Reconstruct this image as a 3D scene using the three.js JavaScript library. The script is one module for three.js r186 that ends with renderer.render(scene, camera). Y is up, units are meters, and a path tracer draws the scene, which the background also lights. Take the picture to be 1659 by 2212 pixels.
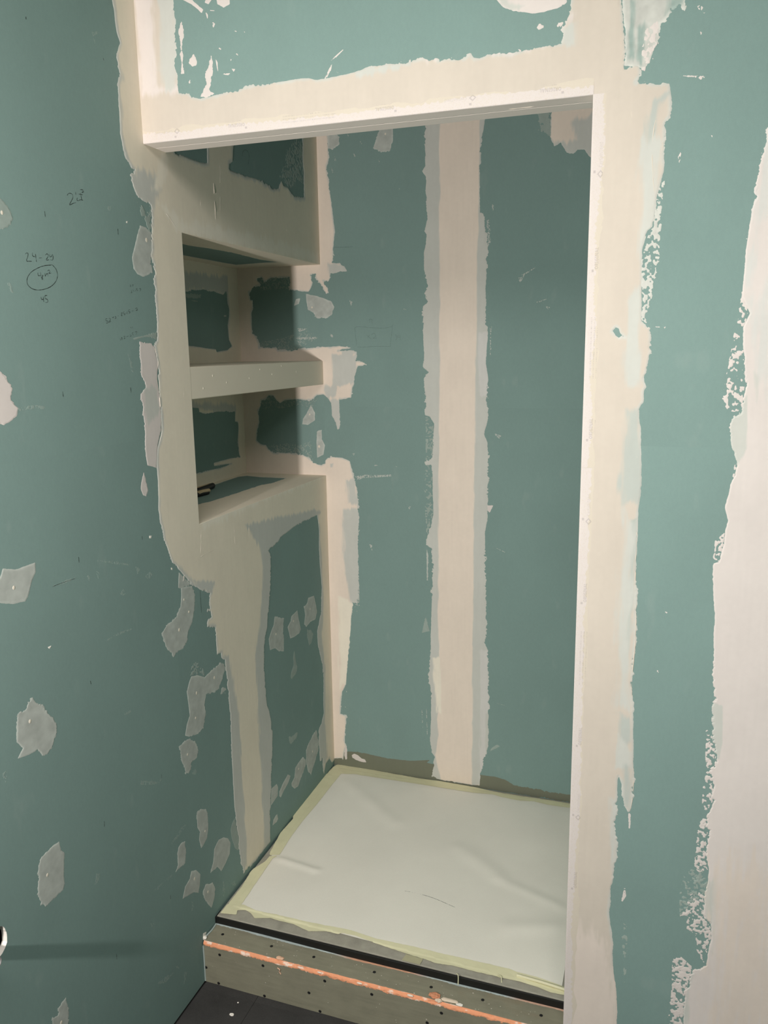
import * as THREE from 'three';
import { RectAreaLightUniformsLib } from 'three/addons/lights/RectAreaLightUniformsLib.js';
import { RoundedBoxGeometry } from 'three/addons/geometries/RoundedBoxGeometry.js';
import { mergeGeometries } from 'three/addons/utils/BufferGeometryUtils.js';

// ------------------------------------------------------------------ camera, light, exposure
const scene = new THREE.Scene();
scene.background = new THREE.Color(0x000000);
const camera = new THREE.PerspectiveCamera(2 * Math.atan(1106 / 1772.76) * 180 / Math.PI, 1659 / 2212, 0.05, 30);
camera.position.set(1.1573, 1.6005, 1.729);
camera.quaternion.setFromRotationMatrix(new THREE.Matrix4().makeBasis(
  new THREE.Vector3(0.94754, -0.01489, -0.31928), new THREE.Vector3(-0.04842, 0.98070, -0.18945), new THREE.Vector3(0.31593, 0.19497, 0.92853)));
const renderer = new THREE.WebGLRenderer({ antialias: true });
renderer.toneMapping = THREE.LinearToneMapping;
renderer.toneMappingExposure = 1.04;
renderer.shadowMap.enabled = true;
RectAreaLightUniformsLib.init();
const LAMP = new THREE.Vector3(0.236, 1.42, 1.93), LAMP_W = 0.06, LAMP_H = 0.06, LAMP_POWER = 3300;
const lampColour = new THREE.Color().setRGB(1.0, 0.935, 0.875);
const lampLight = new THREE.RectAreaLight(lampColour, LAMP_POWER, LAMP_W, LAMP_H);
lampLight.name = 'work_lamp_light'; lampLight.castShadow = true;
lampLight.position.copy(LAMP).add(new THREE.Vector3(0, 0, -0.012));
lampLight.lookAt(0.2, 1.7, 0);
scene.add(lampLight);
const CEIL = new THREE.Vector3(0.92, 2.575, 1.65), CEIL_POWER = 8, CEIL_W = 1.25, CEIL_D = 1.1;
const ceilLight = new THREE.RectAreaLight(new THREE.Color().setRGB(1, 0.95, 0.9), CEIL_POWER, CEIL_W, CEIL_D);
ceilLight.name = 'ceiling_panel_light'; ceilLight.castShadow = true;
ceilLight.position.copy(CEIL).add(new THREE.Vector3(0, -0.004, 0));
ceilLight.lookAt(CEIL.x, 0, CEIL.z + 0.0001);
scene.add(ceilLight);

// ------------------------------------------------------------------ numbers of the place (metres)
const WY = 2.0697, WX = 1.0034, BZ = -1.0196, FLOOR = -0.158, CEILING = 2.62;
const NZ = -0.139, NB = 1.149, NT = 1.8924, ND = -0.325, S1 = 1.5622, S0 = 1.4789, HT = 0.09;

// ------------------------------------------------------------------ noise
function hash(x, y, s) { let h = Math.imul(x, 374761393) ^ Math.imul(y, 668265263) ^ Math.imul(s, 974634777); h = Math.imul(h ^ (h >>> 13), 1274126177); return ((h ^ (h >>> 16)) >>> 0) / 4294967296; }
function vnoise(x, y, s = 1) {
  const i = Math.floor(x), j = Math.floor(y), fx = x - i, fy = y - j, a = fx * fx * (3 - 2 * fx), b = fy * fy * (3 - 2 * fy);
  const p = hash(i, j, s), q = hash(i + 1, j, s), r = hash(i, j + 1, s), t = hash(i + 1, j + 1, s);
  return (p + (q - p) * a + (r - p) * b + (p - q - r + t) * a * b) * 2 - 1;
}
function fbm(x, y, s, n = 3) { let v = 0, a = 0.55; for (let k = 0; k < n; k++) { v += a * vnoise(x, y, s + k); x *= 2.13; y *= 2.13; a *= 0.5; } return v; }
function rng(seed) { let a = seed; return () => { a |= 0; a = a + 0x6D2B79F5 | 0; let t = Math.imul(a ^ a >>> 15, 1 | a); t = t + Math.imul(t ^ t >>> 7, 61 | t) ^ t; return ((t ^ t >>> 14) >>> 0) / 4294967296; }; }
const sstep = (a, b, x) => { const t = Math.min(1, Math.max(0, (x - a) / (b - a))); return t * t * (3 - 2 * t); };

// ------------------------------------------------------------------ naming
const taken = new Map();
function numbered(name) { const n = taken.get(name) || 0; taken.set(name, n + 1); return n ? name + '_' + String(n).padStart(3, '0') : name; }
function finish(m) { m.castShadow = true; m.receiveShadow = true; return m; }
function mesh(name, geo, mat, parent) { const m = finish(new THREE.Mesh(geo, mat)); m.name = numbered(name); parent.add(m); return m; }
function setting(name, label) { const g = new THREE.Group(); g.name = name; g.userData = { kind: 'structure', label }; scene.add(g); return g; }
function thing(name, label, category, group) { const g = new THREE.Group(); g.name = numbered(name); g.userData = { label, category }; if (group) g.userData.group = group; scene.add(g); return g; }

// ------------------------------------------------------------------ materials
function std(r, g, b, rough = 0.9, more = {}) { const m = new THREE.MeshStandardMaterial({ roughness: rough, metalness: 0, ...more }); m.color.setRGB(r, g, b); return m; }
function tex(w, h, fn, srgb = true) {           // fn(u, v) -> [r, g, b] linear 0..1 ; u, v in 0..1
  const d = new Uint8Array(w * h * 4);
  for (let j = 0; j < h; j++) for (let i = 0; i < w; i++) {
    const c = fn((i + 0.5) / w, (j + 0.5) / h), k = (j * w + i) * 4;
    for (let q = 0; q < 3; q++) { let x = Math.min(1, Math.max(0, c[q])); if (srgb) x = x < 0.0031308 ? x * 12.92 : 1.055 * Math.pow(x, 1 / 2.4) - 0.055; d[k + q] = Math.round(x * 255); }
    d[k + 3] = 255;
  }
  const t = new THREE.DataTexture(d, w, h); t.magFilter = THREE.LinearFilter; t.minFilter = THREE.LinearMipmapLinearFilter; t.generateMipmaps = true;
  t.wrapS = t.wrapT = THREE.RepeatWrapping; if (srgb) t.colorSpace = THREE.SRGBColorSpace; t.needsUpdate = true; return t;
}
const BOARD = [0.203, 0.304, 0.286];
// green paper of the boards: fibre grain, dusty scuffs
const boardTex = tex(1400, 1400, (u, v) => {
  const x = u * 1.4, y = v * 1.4;
  let m = 1 + 0.05 * fbm(x * 7, y * 5, 11, 4) + 0.045 * (hash(Math.floor(u * 1400), Math.floor(v * 1400), 5) - 0.5);
  m += 0.016 * vnoise(x * 260, y * 140, 77);
  const dust = sstep(0.42, 0.8, fbm(x * 26, y * 11, 31, 3)) * 0.16;
  return [BOARD[0] * m + dust * 0.13, BOARD[1] * m + dust * 0.1, BOARD[2] * m + dust * 0.1];
});
boardTex.repeat.set(1 / 1.4, 1 / 1.4);
const boardMat = new THREE.MeshStandardMaterial({ map: boardTex, roughness: 0.88 });
const plasterBump = tex(512, 512, (u, v) => { const s = 0.5 + 0.3 * fbm(u * 12, v * 9, 3, 4) + 0.12 * (hash(Math.floor(u * 512), Math.floor(v * 512), 8) - 0.5); return [s, s, s]; }, false);
plasterBump.repeat.set(1 / 0.35, 1 / 0.35);
const plasterMat = new THREE.MeshStandardMaterial({ vertexColors: true, roughness: 0.82, bumpMap: plasterBump, bumpScale: 0.0002 });
const gypsumMat = std(0.82, 0.79, 0.74);
const pencilMat = std(0.022, 0.03, 0.028, 0.6), graphiteMat = std(0.085, 0.15, 0.135, 0.7);
const TONES = {
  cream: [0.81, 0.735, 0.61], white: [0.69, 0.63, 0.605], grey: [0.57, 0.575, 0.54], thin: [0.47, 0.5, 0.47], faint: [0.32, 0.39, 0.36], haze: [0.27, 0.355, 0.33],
  green: [0.33, 0.42, 0.39], cool: [0.635, 0.625, 0.605], pale: [0.85, 0.79, 0.68], rose: [0.70, 0.615, 0.555], slurry: [0.175, 0.185, 0.135], bright: [0.86, 0.82, 0.75],
};
TONES.darkenedCream = [0.60, 0.535, 0.468]; TONES.lightenedCream = [0.80, 0.695, 0.605]; // one cream, light level put into colour: front darkened, dim back lightened and pinker
const EDGES = { darkenedCream: 'grey', lightenedCream: 'grey', cream: 'grey', white: 'white', grey: 'grey', thin: 'thin', faint: 'faint', haze: 'haze', slurry: 'slurry', bright: 'bright' };

// ------------------------------------------------------------------ flat places that carry compound: u and v run along the surface, n points out of it
const wallLeft = setting('wall_left', 'green plasterboard wall with a tiled-in niche opening, pencil sums and grey filled screw spots');
wallLeft.userData.label = 'green plasterboard wall with a recessed niche, pencil sums and grey filled screw spots';
const wallBack = setting('wall_back', 'back wall of the alcove with one wide cream taped joint down the green board');
const wallFront = setting('wall_front', 'bright green front wall with the alcove opening framed by cream compound and white corner bead');
const niche = new THREE.Group(); niche.name = 'niche'; wallLeft.add(niche);
const V = (x, y, z) => new THREE.Vector3(x, y, z);
const PLANES = {
  L: { o: V(0, 0, 0), u: V(0, 0, 1), v: V(0, 1, 0), n: V(1, 0, 0), parent: wallLeft },
  F: { o: V(0, 0, 0), u: V(1, 0, 0), v: V(0, 1, 0), n: V(0, 0, 1), parent: wallFront },
  B: { o: V(0, 0, BZ), u: V(1, 0, 0), v: V(0, 1, 0), n: V(0, 0, 1), parent: wallBack },
  N: { o: V(ND, 0, 0), u: V(0, 0, 1), v: V(0, 1, 0), n: V(1, 0, 0), parent: niche },
  K: { o: V(0, NB, 0), u: V(1, 0, 0), v: V(0, 0, 1), n: V(0, 1, 0), parent: niche },
  U: { o: V(0, NT, 0), u: V(1, 0, 0), v: V(0, 0, 1), n: V(0, -1, 0), parent: niche },
  H: { o: V(0, WY, 0), u: V(1, 0, 0), v: V(0, 0, 1), n: V(0, -1, 0), parent: wallFront },
  T: { o: V(0, 0, 0), u: V(1, 0, 0), v: V(0, 0, 1), n: V(0, 1, 0), parent: scene },
};
for (const P of Object.values(PLANES)) { P.flip = V(0, 0, 0).crossVectors(P.u, P.v).dot(P.n) < 0; P.at = (u, v, h) => P.o.clone().addScaledVector(P.u, u).addScaledVector(P.v, v).addScaledVector(P.n, h); }

// where each plane really ends (mm): skins run up to these edges and stop there sharply
const DOM = {
  L: [[-1019.6, -158], [3200, -158], [3200, 2620], [-1019.6, 2620], [-1019.6, 1892.4], [-139, 1892.4], [-139, 1149], [-1019.6, 1149]],
  F: [[1003.4, -158], [2750, -158], [2750, 2620], [0, 2620], [0, 2069.7], [1003.4, 2069.7]],
  B: [[0, -26], [1003.4, -26], [1003.4, 2620], [0, 2620], [0, 1892.4], [-325.1, 1892.4], [-325.1, 1149], [0, 1149]],
  N: [[-1019.6, 1149], [-139, 1149], [-139, 1892.4], [-1019.6, 1892.4]],
  K: [[-325.1, -1019.6], [0, -1019.6], [0, -139], [-325.1, -139]],
};
DOM.U = DOM.K;
function spread(poly, dom) {                     // corners that touch the end of the surface are moved past it
  return poly.map(([x, y]) => {
    if (Math.abs(sdist(dom, x, y)) > 7) return [x, y];
    let bx = 0, by = 0;
    for (let k = 0; k < 32; k++) { const a = k * Math.PI / 16, d = sdist(dom, x + 30 * Math.cos(a), y + 30 * Math.sin(a)); if (d < -3) { bx -= d * Math.cos(a); by -= d * Math.sin(a); } }
    const l = Math.hypot(bx, by) || 1; bx = x + bx / l * 40; by = y + by / l * 40;
    return [bx, by];
  });
}
function polyOf(flat, k = 1) { const p = []; for (let i = 0; i < flat.length; i += 2) p.push([flat[i] * k, flat[i + 1] * k]); return p; }
function sdist(poly, x, y) {                     // millimetres, positive inside
  let best = 1e12, inside = false;
  for (let i = 0, j = poly.length - 1; i < poly.length; j = i++) {
    const ax = poly[j][0], ay = poly[j][1], bx = poly[i][0], by = poly[i][1], dx = bx - ax, dy = by - ay, l = dx * dx + dy * dy || 1e-9;
    let t = ((x - ax) * dx + (y - ay) * dy) / l; t = t < 0 ? 0 : t > 1 ? 1 : t;
    const ex = x - ax - t * dx, ey = y - ay - t * dy, e = ex * ex + ey * ey; if (e < best) best = e;
    if ((ay > y) !== (by > y) && x < (bx - ax) * (y - ay) / (by - ay) + ax) inside = !inside;
  }
  return inside ? Math.sqrt(best) : -Math.sqrt(best);
}
let pieceSeed = 100;
const triangles = { n: 0 };
// a skin of joint compound: outline in mm on one plane, ragged edge, real thickness, colour by how thin the coat is
function compound(P, adds, opt, style) {
  const seed = (pieceSeed += 17), cell = opt.cell || 2, rag = opt.ragged || 0, thick = opt.thick || 0.5, lift = opt.lift || 0.0, grow = opt.grow || 0, feather = opt.feather || 5;
  const cuts = opt.cut || [], tints = opt.tints || [];
  let x0 = 1e9, x1 = -1e9, y0 = 1e9, y1 = -1e9;
  for (const p of adds) for (const [x, y] of p) { x0 = Math.min(x0, x); x1 = Math.max(x1, x); y0 = Math.min(y0, y); y1 = Math.max(y1, y); }
  const pad = cell * 2 + rag + grow; x0 -= pad; y0 -= pad; x1 += pad; y1 += pad;
  if (opt.clip) { x0 = Math.max(x0, opt.clip[0]); x1 = Math.min(x1, opt.clip[1]); y0 = Math.max(y0, opt.clip[2]); y1 = Math.min(y1, opt.clip[3]); }
  const nx = Math.max(2, Math.ceil((x1 - x0) / cell) + 1), ny = Math.max(2, Math.ceil((y1 - y0) / cell) + 1), cx = (x1 - x0) / (nx - 1), cy = (y1 - y0) / (ny - 1);
  const f = new Float32Array(nx * ny), sd = new Float32Array(nx * ny), soft = new Float32Array(nx * ny);
  const f1 = 1 / 19, f2 = 1 / 5.5;
  for (let j = 0; j < ny; j++) for (let i = 0; i < nx; i++) {
    const x = x0 + i * cx, y = y0 + j * cy; let d = -1e9;
    for (const p of adds) d = Math.max(d, sdist(p, x, y));
    for (const p of cuts) d = Math.min(d, -sdist(p, x, y));
    d += grow; sd[j * nx + i] = d; const hard = opt.dom ? sdist(opt.dom, x, y) : 1e9;
    if (rag && Math.abs(d) < 40) d += rag * (0.25 + 1.05 * sstep(-0.35, 0.45, vnoise(x / 60, y / 95, seed + 15))) * (0.75 * vnoise(x * f1, y * f1, seed) + 0.6 * vnoise(x * f2, y * f2, seed + 3) + 0.4 * vnoise(x / 2.6, y / 2.6, seed + 5) + 0.25 * vnoise(x / 1.4, y / 1.4, seed + 7));
    if (opt.speckle !== undefined) d = Math.min(d, 4.5 * (0.75 * vnoise(x / (opt.fine ? 2.1 : 4.6), y / (opt.fine ? 3.4 : 5), seed + 9) + 0.35 * vnoise(x / (opt.fine ? 1.1 : 2.2), y / (opt.fine ? 1.5 : 2.6), seed + 10) + 0.3 * vnoise(x / 17, y / 17, seed + 12) - opt.speckle) * (opt.fine ? 0.55 : 1));
    f[j * nx + i] = Math.min(d, hard); soft[j * nx + i] = d;
  }
  const pos = [], col = [], uv = [], idx = [], cache = new Map(), rims = [];
  const core = TONES[style], edge = TONES[EDGES[style] || style];
  function vert(x, y, d, s) {
    let e = opt.speckle !== undefined ? 1 : sstep(0, feather, s + feather * 0.5 * fbm(x / 14, y / 40, seed + 21, 3));
    const c = [0, 1, 2].map((q) => edge[q] + (core[q] - edge[q]) * e);
    for (const [tone, w, poly] of tints) {
      const t = sstep(-w, w, sdist(poly, x, y) + w * 1.9 * fbm(x / 9, y / 60, seed + 40, 3));
      if (t > 0) { const k = TONES[tone]; for (let q = 0; q < 3; q++) c[q] += (k[q] - c[q]) * t; }
    }
    const m = 1 + 0.04 * fbm(x / 60, y / 90, seed + 60, 3) + 0.012 * vnoise(opt.flat ? x / 70 : x / 6, opt.flat ? y / 5 : y / 70, seed + 63) + 0.02 * fbm(x / 9, y / 9, seed + 66, 2) + (style === 'thin' || style === 'grey' || style === 'faint' ? 0.1 * fbm(x / 12, y / 12, seed + 70, 3) : 0);
    if (opt.speckle === undefined && (style === 'thin' || style === 'grey')) { const r = (1 - sstep(0, 7, s + 3 * fbm(x / 9, y / 9, seed + 75, 2))) * 0.13 - 0.04 + 0.12 * fbm(x / 22, y / 18, seed + 77, 3); for (let q = 0; q < 3; q++) c[q] *= 1 + r; }
    let h = lift + 0.14 + thick * (sstep(0, 3, d) * 0.85 + 0.11 * Math.exp(-((d - 2.2) ** 2) / 2.5));
    h += thick * 0.22 * fbm(x / 55, y / 110, seed + 80, 2) * sstep(2, 12, d);
    const p = P.at(x / 1000, y / 1000, h / 1000);
    pos.push(p.x, p.y, p.z); col.push(c[0] * m, c[1] * m, c[2] * m); uv.push(x / 1000, y / 1000);
    return pos.length / 3 - 1;
  }
  function node(i, j) { const k = (j * nx + i) * 3; let v = cache.get(k); if (v === undefined) { v = vert(x0 + i * cx, y0 + j * cy, soft[j * nx + i], sd[j * nx + i]); cache.set(k, v); } return v; }
  function cross(i, j, horizontal) {
    const k = (j * nx + i) * 3 + (horizontal ? 1 : 2); let v = cache.get(k); if (v !== undefined) return v;
    const a = j * nx + i, b = horizontal ? a + 1 : a + nx, t = Math.min(0.98, Math.max(0.02, f[a] / (f[a] - f[b])));
    v = vert(x0 + (i + (horizontal ? t : 0)) * cx, y0 + (j + (horizontal ? 0 : t)) * cy, soft[a] + (soft[b] - soft[a]) * t, sd[a] + (sd[b] - sd[a]) * t); cache.set(k, v); return v;
  }
  for (let j = 0; j < ny - 1; j++) for (let i = 0; i < nx - 1; i++) {
    const a = f[j * nx + i] > 0, b = f[j * nx + i + 1] > 0, c = f[(j + 1) * nx + i + 1] > 0, e = f[(j + 1) * nx + i] > 0;
    if (!a && !b && !c && !e) continue;
    const ring = []; ring.x = [];
    const put = (v, edge) => { ring.push(v); ring.x.push(edge); };
    if (a) put(node(i, j), 0); if (a !== b) put(cross(i, j, true), 1);
    if (b) put(node(i + 1, j), 0); if (b !== c) put(cross(i + 1, j, false), 1);
    if (c) put(node(i + 1, j + 1), 0); if (c !== e) put(cross(i, j + 1, true), 1);
    if (e) put(node(i, j + 1), 0); if (e !== a) put(cross(i, j, false), 1);
    const n = ring.length, rim = [];
    if (opt.dom) for (let k = 0; k < n; k++) { const q = (k + 1) % n; if (ring.x[k] && ring.x[q]) rim.push(ring[k], ring[q]); }
    if (rim) for (let k = 0; k < rim.length; k += 2) rims.push(rim[k], rim[k + 1]);
    for (let k = 1; k < ring.length - 1; k++) P.flip ? idx.push(ring[0], ring[k + 1], ring[k]) : idx.push(ring[0], ring[k], ring[k + 1]);
  }
  if (!idx.length) return null;
  for (let k = 0; k < rims.length; k += 2) {        // the cut edge of the skin, down to the board
    const q = pos.length / 3, n = P.n;
    for (const v of [rims[k], rims[k + 1]]) for (const drop of [0, 1]) {
      const w = P.at(uv[v * 2], uv[v * 2 + 1], -0.0004); drop ? pos.push(w.x, w.y, w.z) : pos.push(pos[v * 3], pos[v * 3 + 1], pos[v * 3 + 2]);
      col.push(col[v * 3], col[v * 3 + 1], col[v * 3 + 2]); uv.push(uv[v * 2], uv[v * 2 + 1]);
    }
    P.flip ? idx.push(q, q + 2, q + 1, q + 1, q + 2, q + 3) : idx.push(q, q + 1, q + 2, q + 1, q + 3, q + 2);
  }
  const g = new THREE.BufferGeometry();
  g.setAttribute('position', new THREE.Float32BufferAttribute(pos, 3)); g.setAttribute('color', new THREE.Float32BufferAttribute(col, 3)); g.setAttribute('uv', new THREE.Float32BufferAttribute(uv, 2));
  g.setIndex(idx); g.computeVertexNormals(); triangles.n += idx.length / 3;
  return g;
}
const dotGeo = new THREE.SphereGeometry(1, 14, 6, 0, Math.PI * 2, 0, Math.PI / 2);
function piece(plane, name, style, adds, opt = {}) {
  const P = PLANES[plane];
  const o = { ...opt, cut: (opt.cut || []).map((p) => polyOf(p)), tints: (opt.tints || []).map(([t, w, p]) => [t, w, polyOf(p)]) };
  if (name === 'plaster_speckle') o.lift = opt.lift || 0.1;
  const dom = DOM[plane];
  if (dom) { o.dom = dom; o.clip = [Math.min(...dom.map((p) => p[0])) - 2, Math.max(...dom.map((p) => p[0])) + 2, Math.min(...dom.map((p) => p[1])) - 2, Math.min(2622, Math.max(...dom.map((p) => p[1])) + 2)]; o.cut = o.cut.map((p) => spread(p, dom)); }
  const g = compound(P, adds.map((p) => dom ? spread(polyOf(p), dom) : polyOf(p)), o, style); if (!g) return null;
  const m = mesh(name, g, plasterMat, P.parent);
  if (name === 'plaster_speckle') m.userData.kind = 'stuff';
  for (const [x, y] of polyOf(opt.dots || [])) {
    const r = 0.0035 * (0.8 + 0.5 * hash(x, y, 4)), d = mesh('screw_filler', dotGeo, dotMat, m);
    const b = new THREE.Matrix4().makeBasis(P.u.clone().multiplyScalar(r), P.n.clone().multiplyScalar(0.0006), P.v.clone().multiplyScalar(r * 1.15));
    b.setPosition(P.at(x / 1000, y / 1000, 0.0004)); if (b.determinant() < 0) { b.makeBasis(P.u.clone().multiplyScalar(-r), P.n.clone().multiplyScalar(0.0006), P.v.clone().multiplyScalar(r * 1.15)); b.setPosition(P.at(x / 1000, y / 1000, 0.0004)); }
    b.decompose(d.position, d.quaternion, d.scale);
  }
  return m;
}
const dotMat = std(0.74, 0.68, 0.58, 0.85);
// pencil: flat ribbons of graphite along hand-drawn lines (tenths of a millimetre)
function ribbon(P, flat, w, h) {
  const raw = polyOf(flat, 0.1), curve = raw.length > 2 ? new THREE.CatmullRomCurve3(raw.map(([x, y]) => V(x, y, 0)), false, 'centripetal') : new THREE.LineCurve3(V(...raw[0], 0), V(...raw[1], 0));
  const n = Math.max(2, Math.ceil(curve.getLength() / 2)), pts = curve.getSpacedPoints(n), pos = [], idx = [], uv = [];
  for (let i = 0; i <= n; i++) {
    const a = pts[Math.max(0, i - 1)], b = pts[Math.min(n, i + 1)], dx = b.x - a.x, dy = b.y - a.y, l = Math.hypot(dx, dy) || 1;
    const ww = w * 0.5 * (0.75 + 0.45 * vnoise(pts[i].x / 3, pts[i].y / 3, 91)) * (i === 0 || i === n ? 0.5 : 1);
    for (const s of [-1, 1]) { const p = P.at((pts[i].x - dy / l * ww * s) / 1000, (pts[i].y + dx / l * ww * s) / 1000, h / 1000); pos.push(p.x, p.y, p.z); uv.push(i / n, (s + 1) / 2); }
    if (i) { const k = i * 2; P.flip ? idx.push(k - 2, k - 1, k, k, k - 1, k + 1) : idx.push(k - 2, k, k - 1, k, k + 1, k - 1); }
  }
  const g = new THREE.BufferGeometry(); g.setAttribute('position', new THREE.Float32BufferAttribute(pos, 3)); g.setAttribute('uv', new THREE.Float32BufferAttribute(uv, 2)); g.setIndex(idx); g.computeVertexNormals(); return g;
}
function strokes(plane, name, tone, w, lines) { const P = PLANES[plane]; mesh(name, mergeGeometries(lines.map((l) => ribbon(P, l, w, 0.2))), tone === 'pencil' ? pencilMat : graphiteMat, P.parent); }
// a raised line of compound left by the trowel's edge
const ridgeMat = std(0.68, 0.61, 0.53, 0.8);
function ridge(plane, name, w, h, flat, base = 0.7) {
  const P = PLANES[plane], curve = new THREE.CatmullRomCurve3(polyOf(flat, 0.1).map(([x, y]) => V(x, y, 0)), false, 'centripetal');
  const n = Math.max(6, Math.ceil(curve.getLength() / 2)), pts = curve.getSpacedPoints(n), pos = [], idx = [], uv = [], K = 6;
  for (let i = 0; i <= n; i++) {
    const a = pts[Math.max(0, i - 1)], b = pts[Math.min(n, i + 1)], dx = b.x - a.x, dy = b.y - a.y, l = Math.hypot(dx, dy) || 1;
    const e = Math.sin(Math.PI * Math.min(1, Math.max(0.02, i / n))) ** 0.35 * (0.7 + 0.5 * vnoise(i / 6, 3, 55)) * (0.08 + 0.92 * sstep(-0.35, 0.15, vnoise(i / 11, w * 7 + h * 3 + pts[0].x, 57))), ww = w * 0.5 * e, hh = h * e;
    for (let k = 0; k <= K; k++) { const t = k / K * 2 - 1, p = P.at((pts[i].x - dy / l * ww * t) / 1000, (pts[i].y + dx / l * ww * t) / 1000, (base + hh * Math.cos(t * Math.PI / 2) - (Math.abs(t) > 0.99 ? 0.6 : 0)) / 1000); pos.push(p.x, p.y, p.z); uv.push(i / n, k / K); }
    if (i) for (let k = 0; k < K; k++) { const q = i * (K + 1) + k, r = q - K - 1; P.flip ? idx.push(r, r + 1, q, q, r + 1, q + 1) : idx.push(r, q, r + 1, q, q + 1, r + 1); }
  }
  const g = new THREE.BufferGeometry(); g.setAttribute('position', new THREE.Float32BufferAttribute(pos, 3)); g.setAttribute('uv', new THREE.Float32BufferAttribute(uv, 2)); g.setIndex(idx); g.computeVertexNormals();
  return mesh(name, g, ridgeMat, P.parent);
}
// a slab whose face lies on the plane and whose depth goes behind it
function slab(P, outline, holes, depth, front = 0) {
  const s = new THREE.Shape(outline.map(([x, y]) => new THREE.Vector2(x, y)));
  for (const h of holes) s.holes.push(new THREE.Path(h.map(([x, y]) => new THREE.Vector2(x, y))));
  const g = new THREE.ExtrudeGeometry(s, { depth, bevelEnabled: false });
  g.translate(0, 0, -depth + front);
  const m = new THREE.Matrix4().makeBasis(P.u, P.v, P.n).setPosition(P.o); g.applyMatrix4(m);
  if (P.flip) { const a = g.attributes; for (const k of Object.keys(a)) { const s2 = a[k].itemSize, d = a[k].array; for (let i = 0; i < a[k].count; i += 3) for (let q = 0; q < s2; q++) { const t = d[(i + 1) * s2 + q]; d[(i + 1) * s2 + q] = d[(i + 2) * s2 + q]; d[(i + 2) * s2 + q] = t; } } g.computeVertexNormals(); }
  return g;
}
function box(x0, x1, y0, y1, z0, z1) {        // uv in metres
  const g = new THREE.BoxGeometry(x1 - x0, y1 - y0, z1 - z0); g.translate((x0 + x1) / 2, (y0 + y1) / 2, (z0 + z1) / 2);
  const p = g.attributes.position, n = g.attributes.normal, uv = g.attributes.uv;
  for (let i = 0; i < p.count; i++) Math.abs(n.getX(i)) > 0.5 ? uv.setXY(i, p.getZ(i), p.getY(i)) : Math.abs(n.getY(i)) > 0.5 ? uv.setXY(i, p.getX(i), p.getZ(i)) : uv.setXY(i, p.getX(i), p.getY(i));
  return g;
}
function rbox(x0, x1, y0, y1, z0, z1, r) { const g = new RoundedBoxGeometry(x1 - x0, y1 - y0, z1 - z0, 3, r); g.translate((x0 + x1) / 2, (y0 + y1) / 2, (z0 + z1) / 2); return g; }

// ------------------------------------------------------------------ measured places (mm on their planes)
const TAPE_LEFT_FAR = [13,-1020,4,-995,-1,-915,-2,-800,-3,-706,-8,-656,6,-619,4,-573,2,-528,11,-461,19,-413,25,-405,54,-414,46,-525,45,-614,50,-728,51,-843,54,-953];
const TAPE_LEFT_NEAR = [26,-401,24,-370,6,-326,5,-308,13,-234,12,-185,13,-138,19,-126,52,-137,52,-174,48,-245,44,-321,41,-390,51,-407];
const TAPE_FRONT = [11,-152,58,-162,105,-149,168,-151,264,-150,402,-155,477,-145,569,-146,668,-145,778,-145,847,-145,866,-140,918,-138,996,-127,1034,-125,1037,-95,992,-100,960,-98,928,-106,879,-111,827,-109,811,-111,772,-110,704,-113,659,-108,621,-113,575,-118,527,-124,473,-131,419,-139,381,-138,369,-132,333,-133,287,-118,270,-122,234,-132,193,-132,160,-135,116,-121,96,-137,75,-144,52,-137,59,-119,33,-113,11,-110];
const TAPE_BACK = [13,-1020,45,-1023,91,-1022,339,-1012,437,-1015,572,-1011,642,-1000,723,-999,796,-1001,909,-1001,1007,-1004,1009,-971,913,-971,836,-968,788,-977,740,-966,674,-970,639,-980,566,-969,449,-969,352,-969,111,-967,54,-953];
const CLIP_A = [569,-91,572,-117,621,-113,620,-90];
const CURL_A = [720,-82,726,-77,730,-67];
const CURL_B = [822,-111,832,-107,838,-95];
const SCUFF_ARC = [4840,-3625,5183,-3636,5663,-3595,6022,-3518,6320,-3425,6547,-3359];
const SCREWS_TREAD = [42,-65,196,-67,325,-67,501,-68,659,-66,795,-67,943,-65];
const SCREWS_RISER = [54,-58,190,-56,375,-53,509,-56,698,-57,7,-111,45,-154,190,-154,327,-103,358,-154,660,-97];
const EDGE = [-32,-281,66,-288,743,-273,1690,-231,2607,-254,3502,-230,4540,-236,5125,-269,6494,-270,7548,-258,8715,-260];
const EDGE_LOW = [-38,-379,896,-393,1681,-407,2602,-380,3495,-417,4536,-404,5122,-452,6224,-407,7549,-390,8716,-372];
const BLACK = [-7,-104,125,-110,222,-107,421,-112,541,-107,681,-108,856,-111];
const GREY_TOP = [0,-100,130,-99,226,-97,425,-96,543,-92,684,-84,858,-83];
const SCRAPS = [672,-39,701,-31,712,-42,736,-28];
const SHRED = [243,-58];
const FLOOR_BITS = [133,60,129,17,131,51];
const PLIERS = [-275,-597,-230,-553,-265,-667,-266,-637,-218,-503];
const HOLE = [652,532,638,484,661,466];

// ------------------------------------------------------------------ the shell
const X1 = 2.75, Z1 = 3.2;                       // right wall and rear wall of the room
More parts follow.
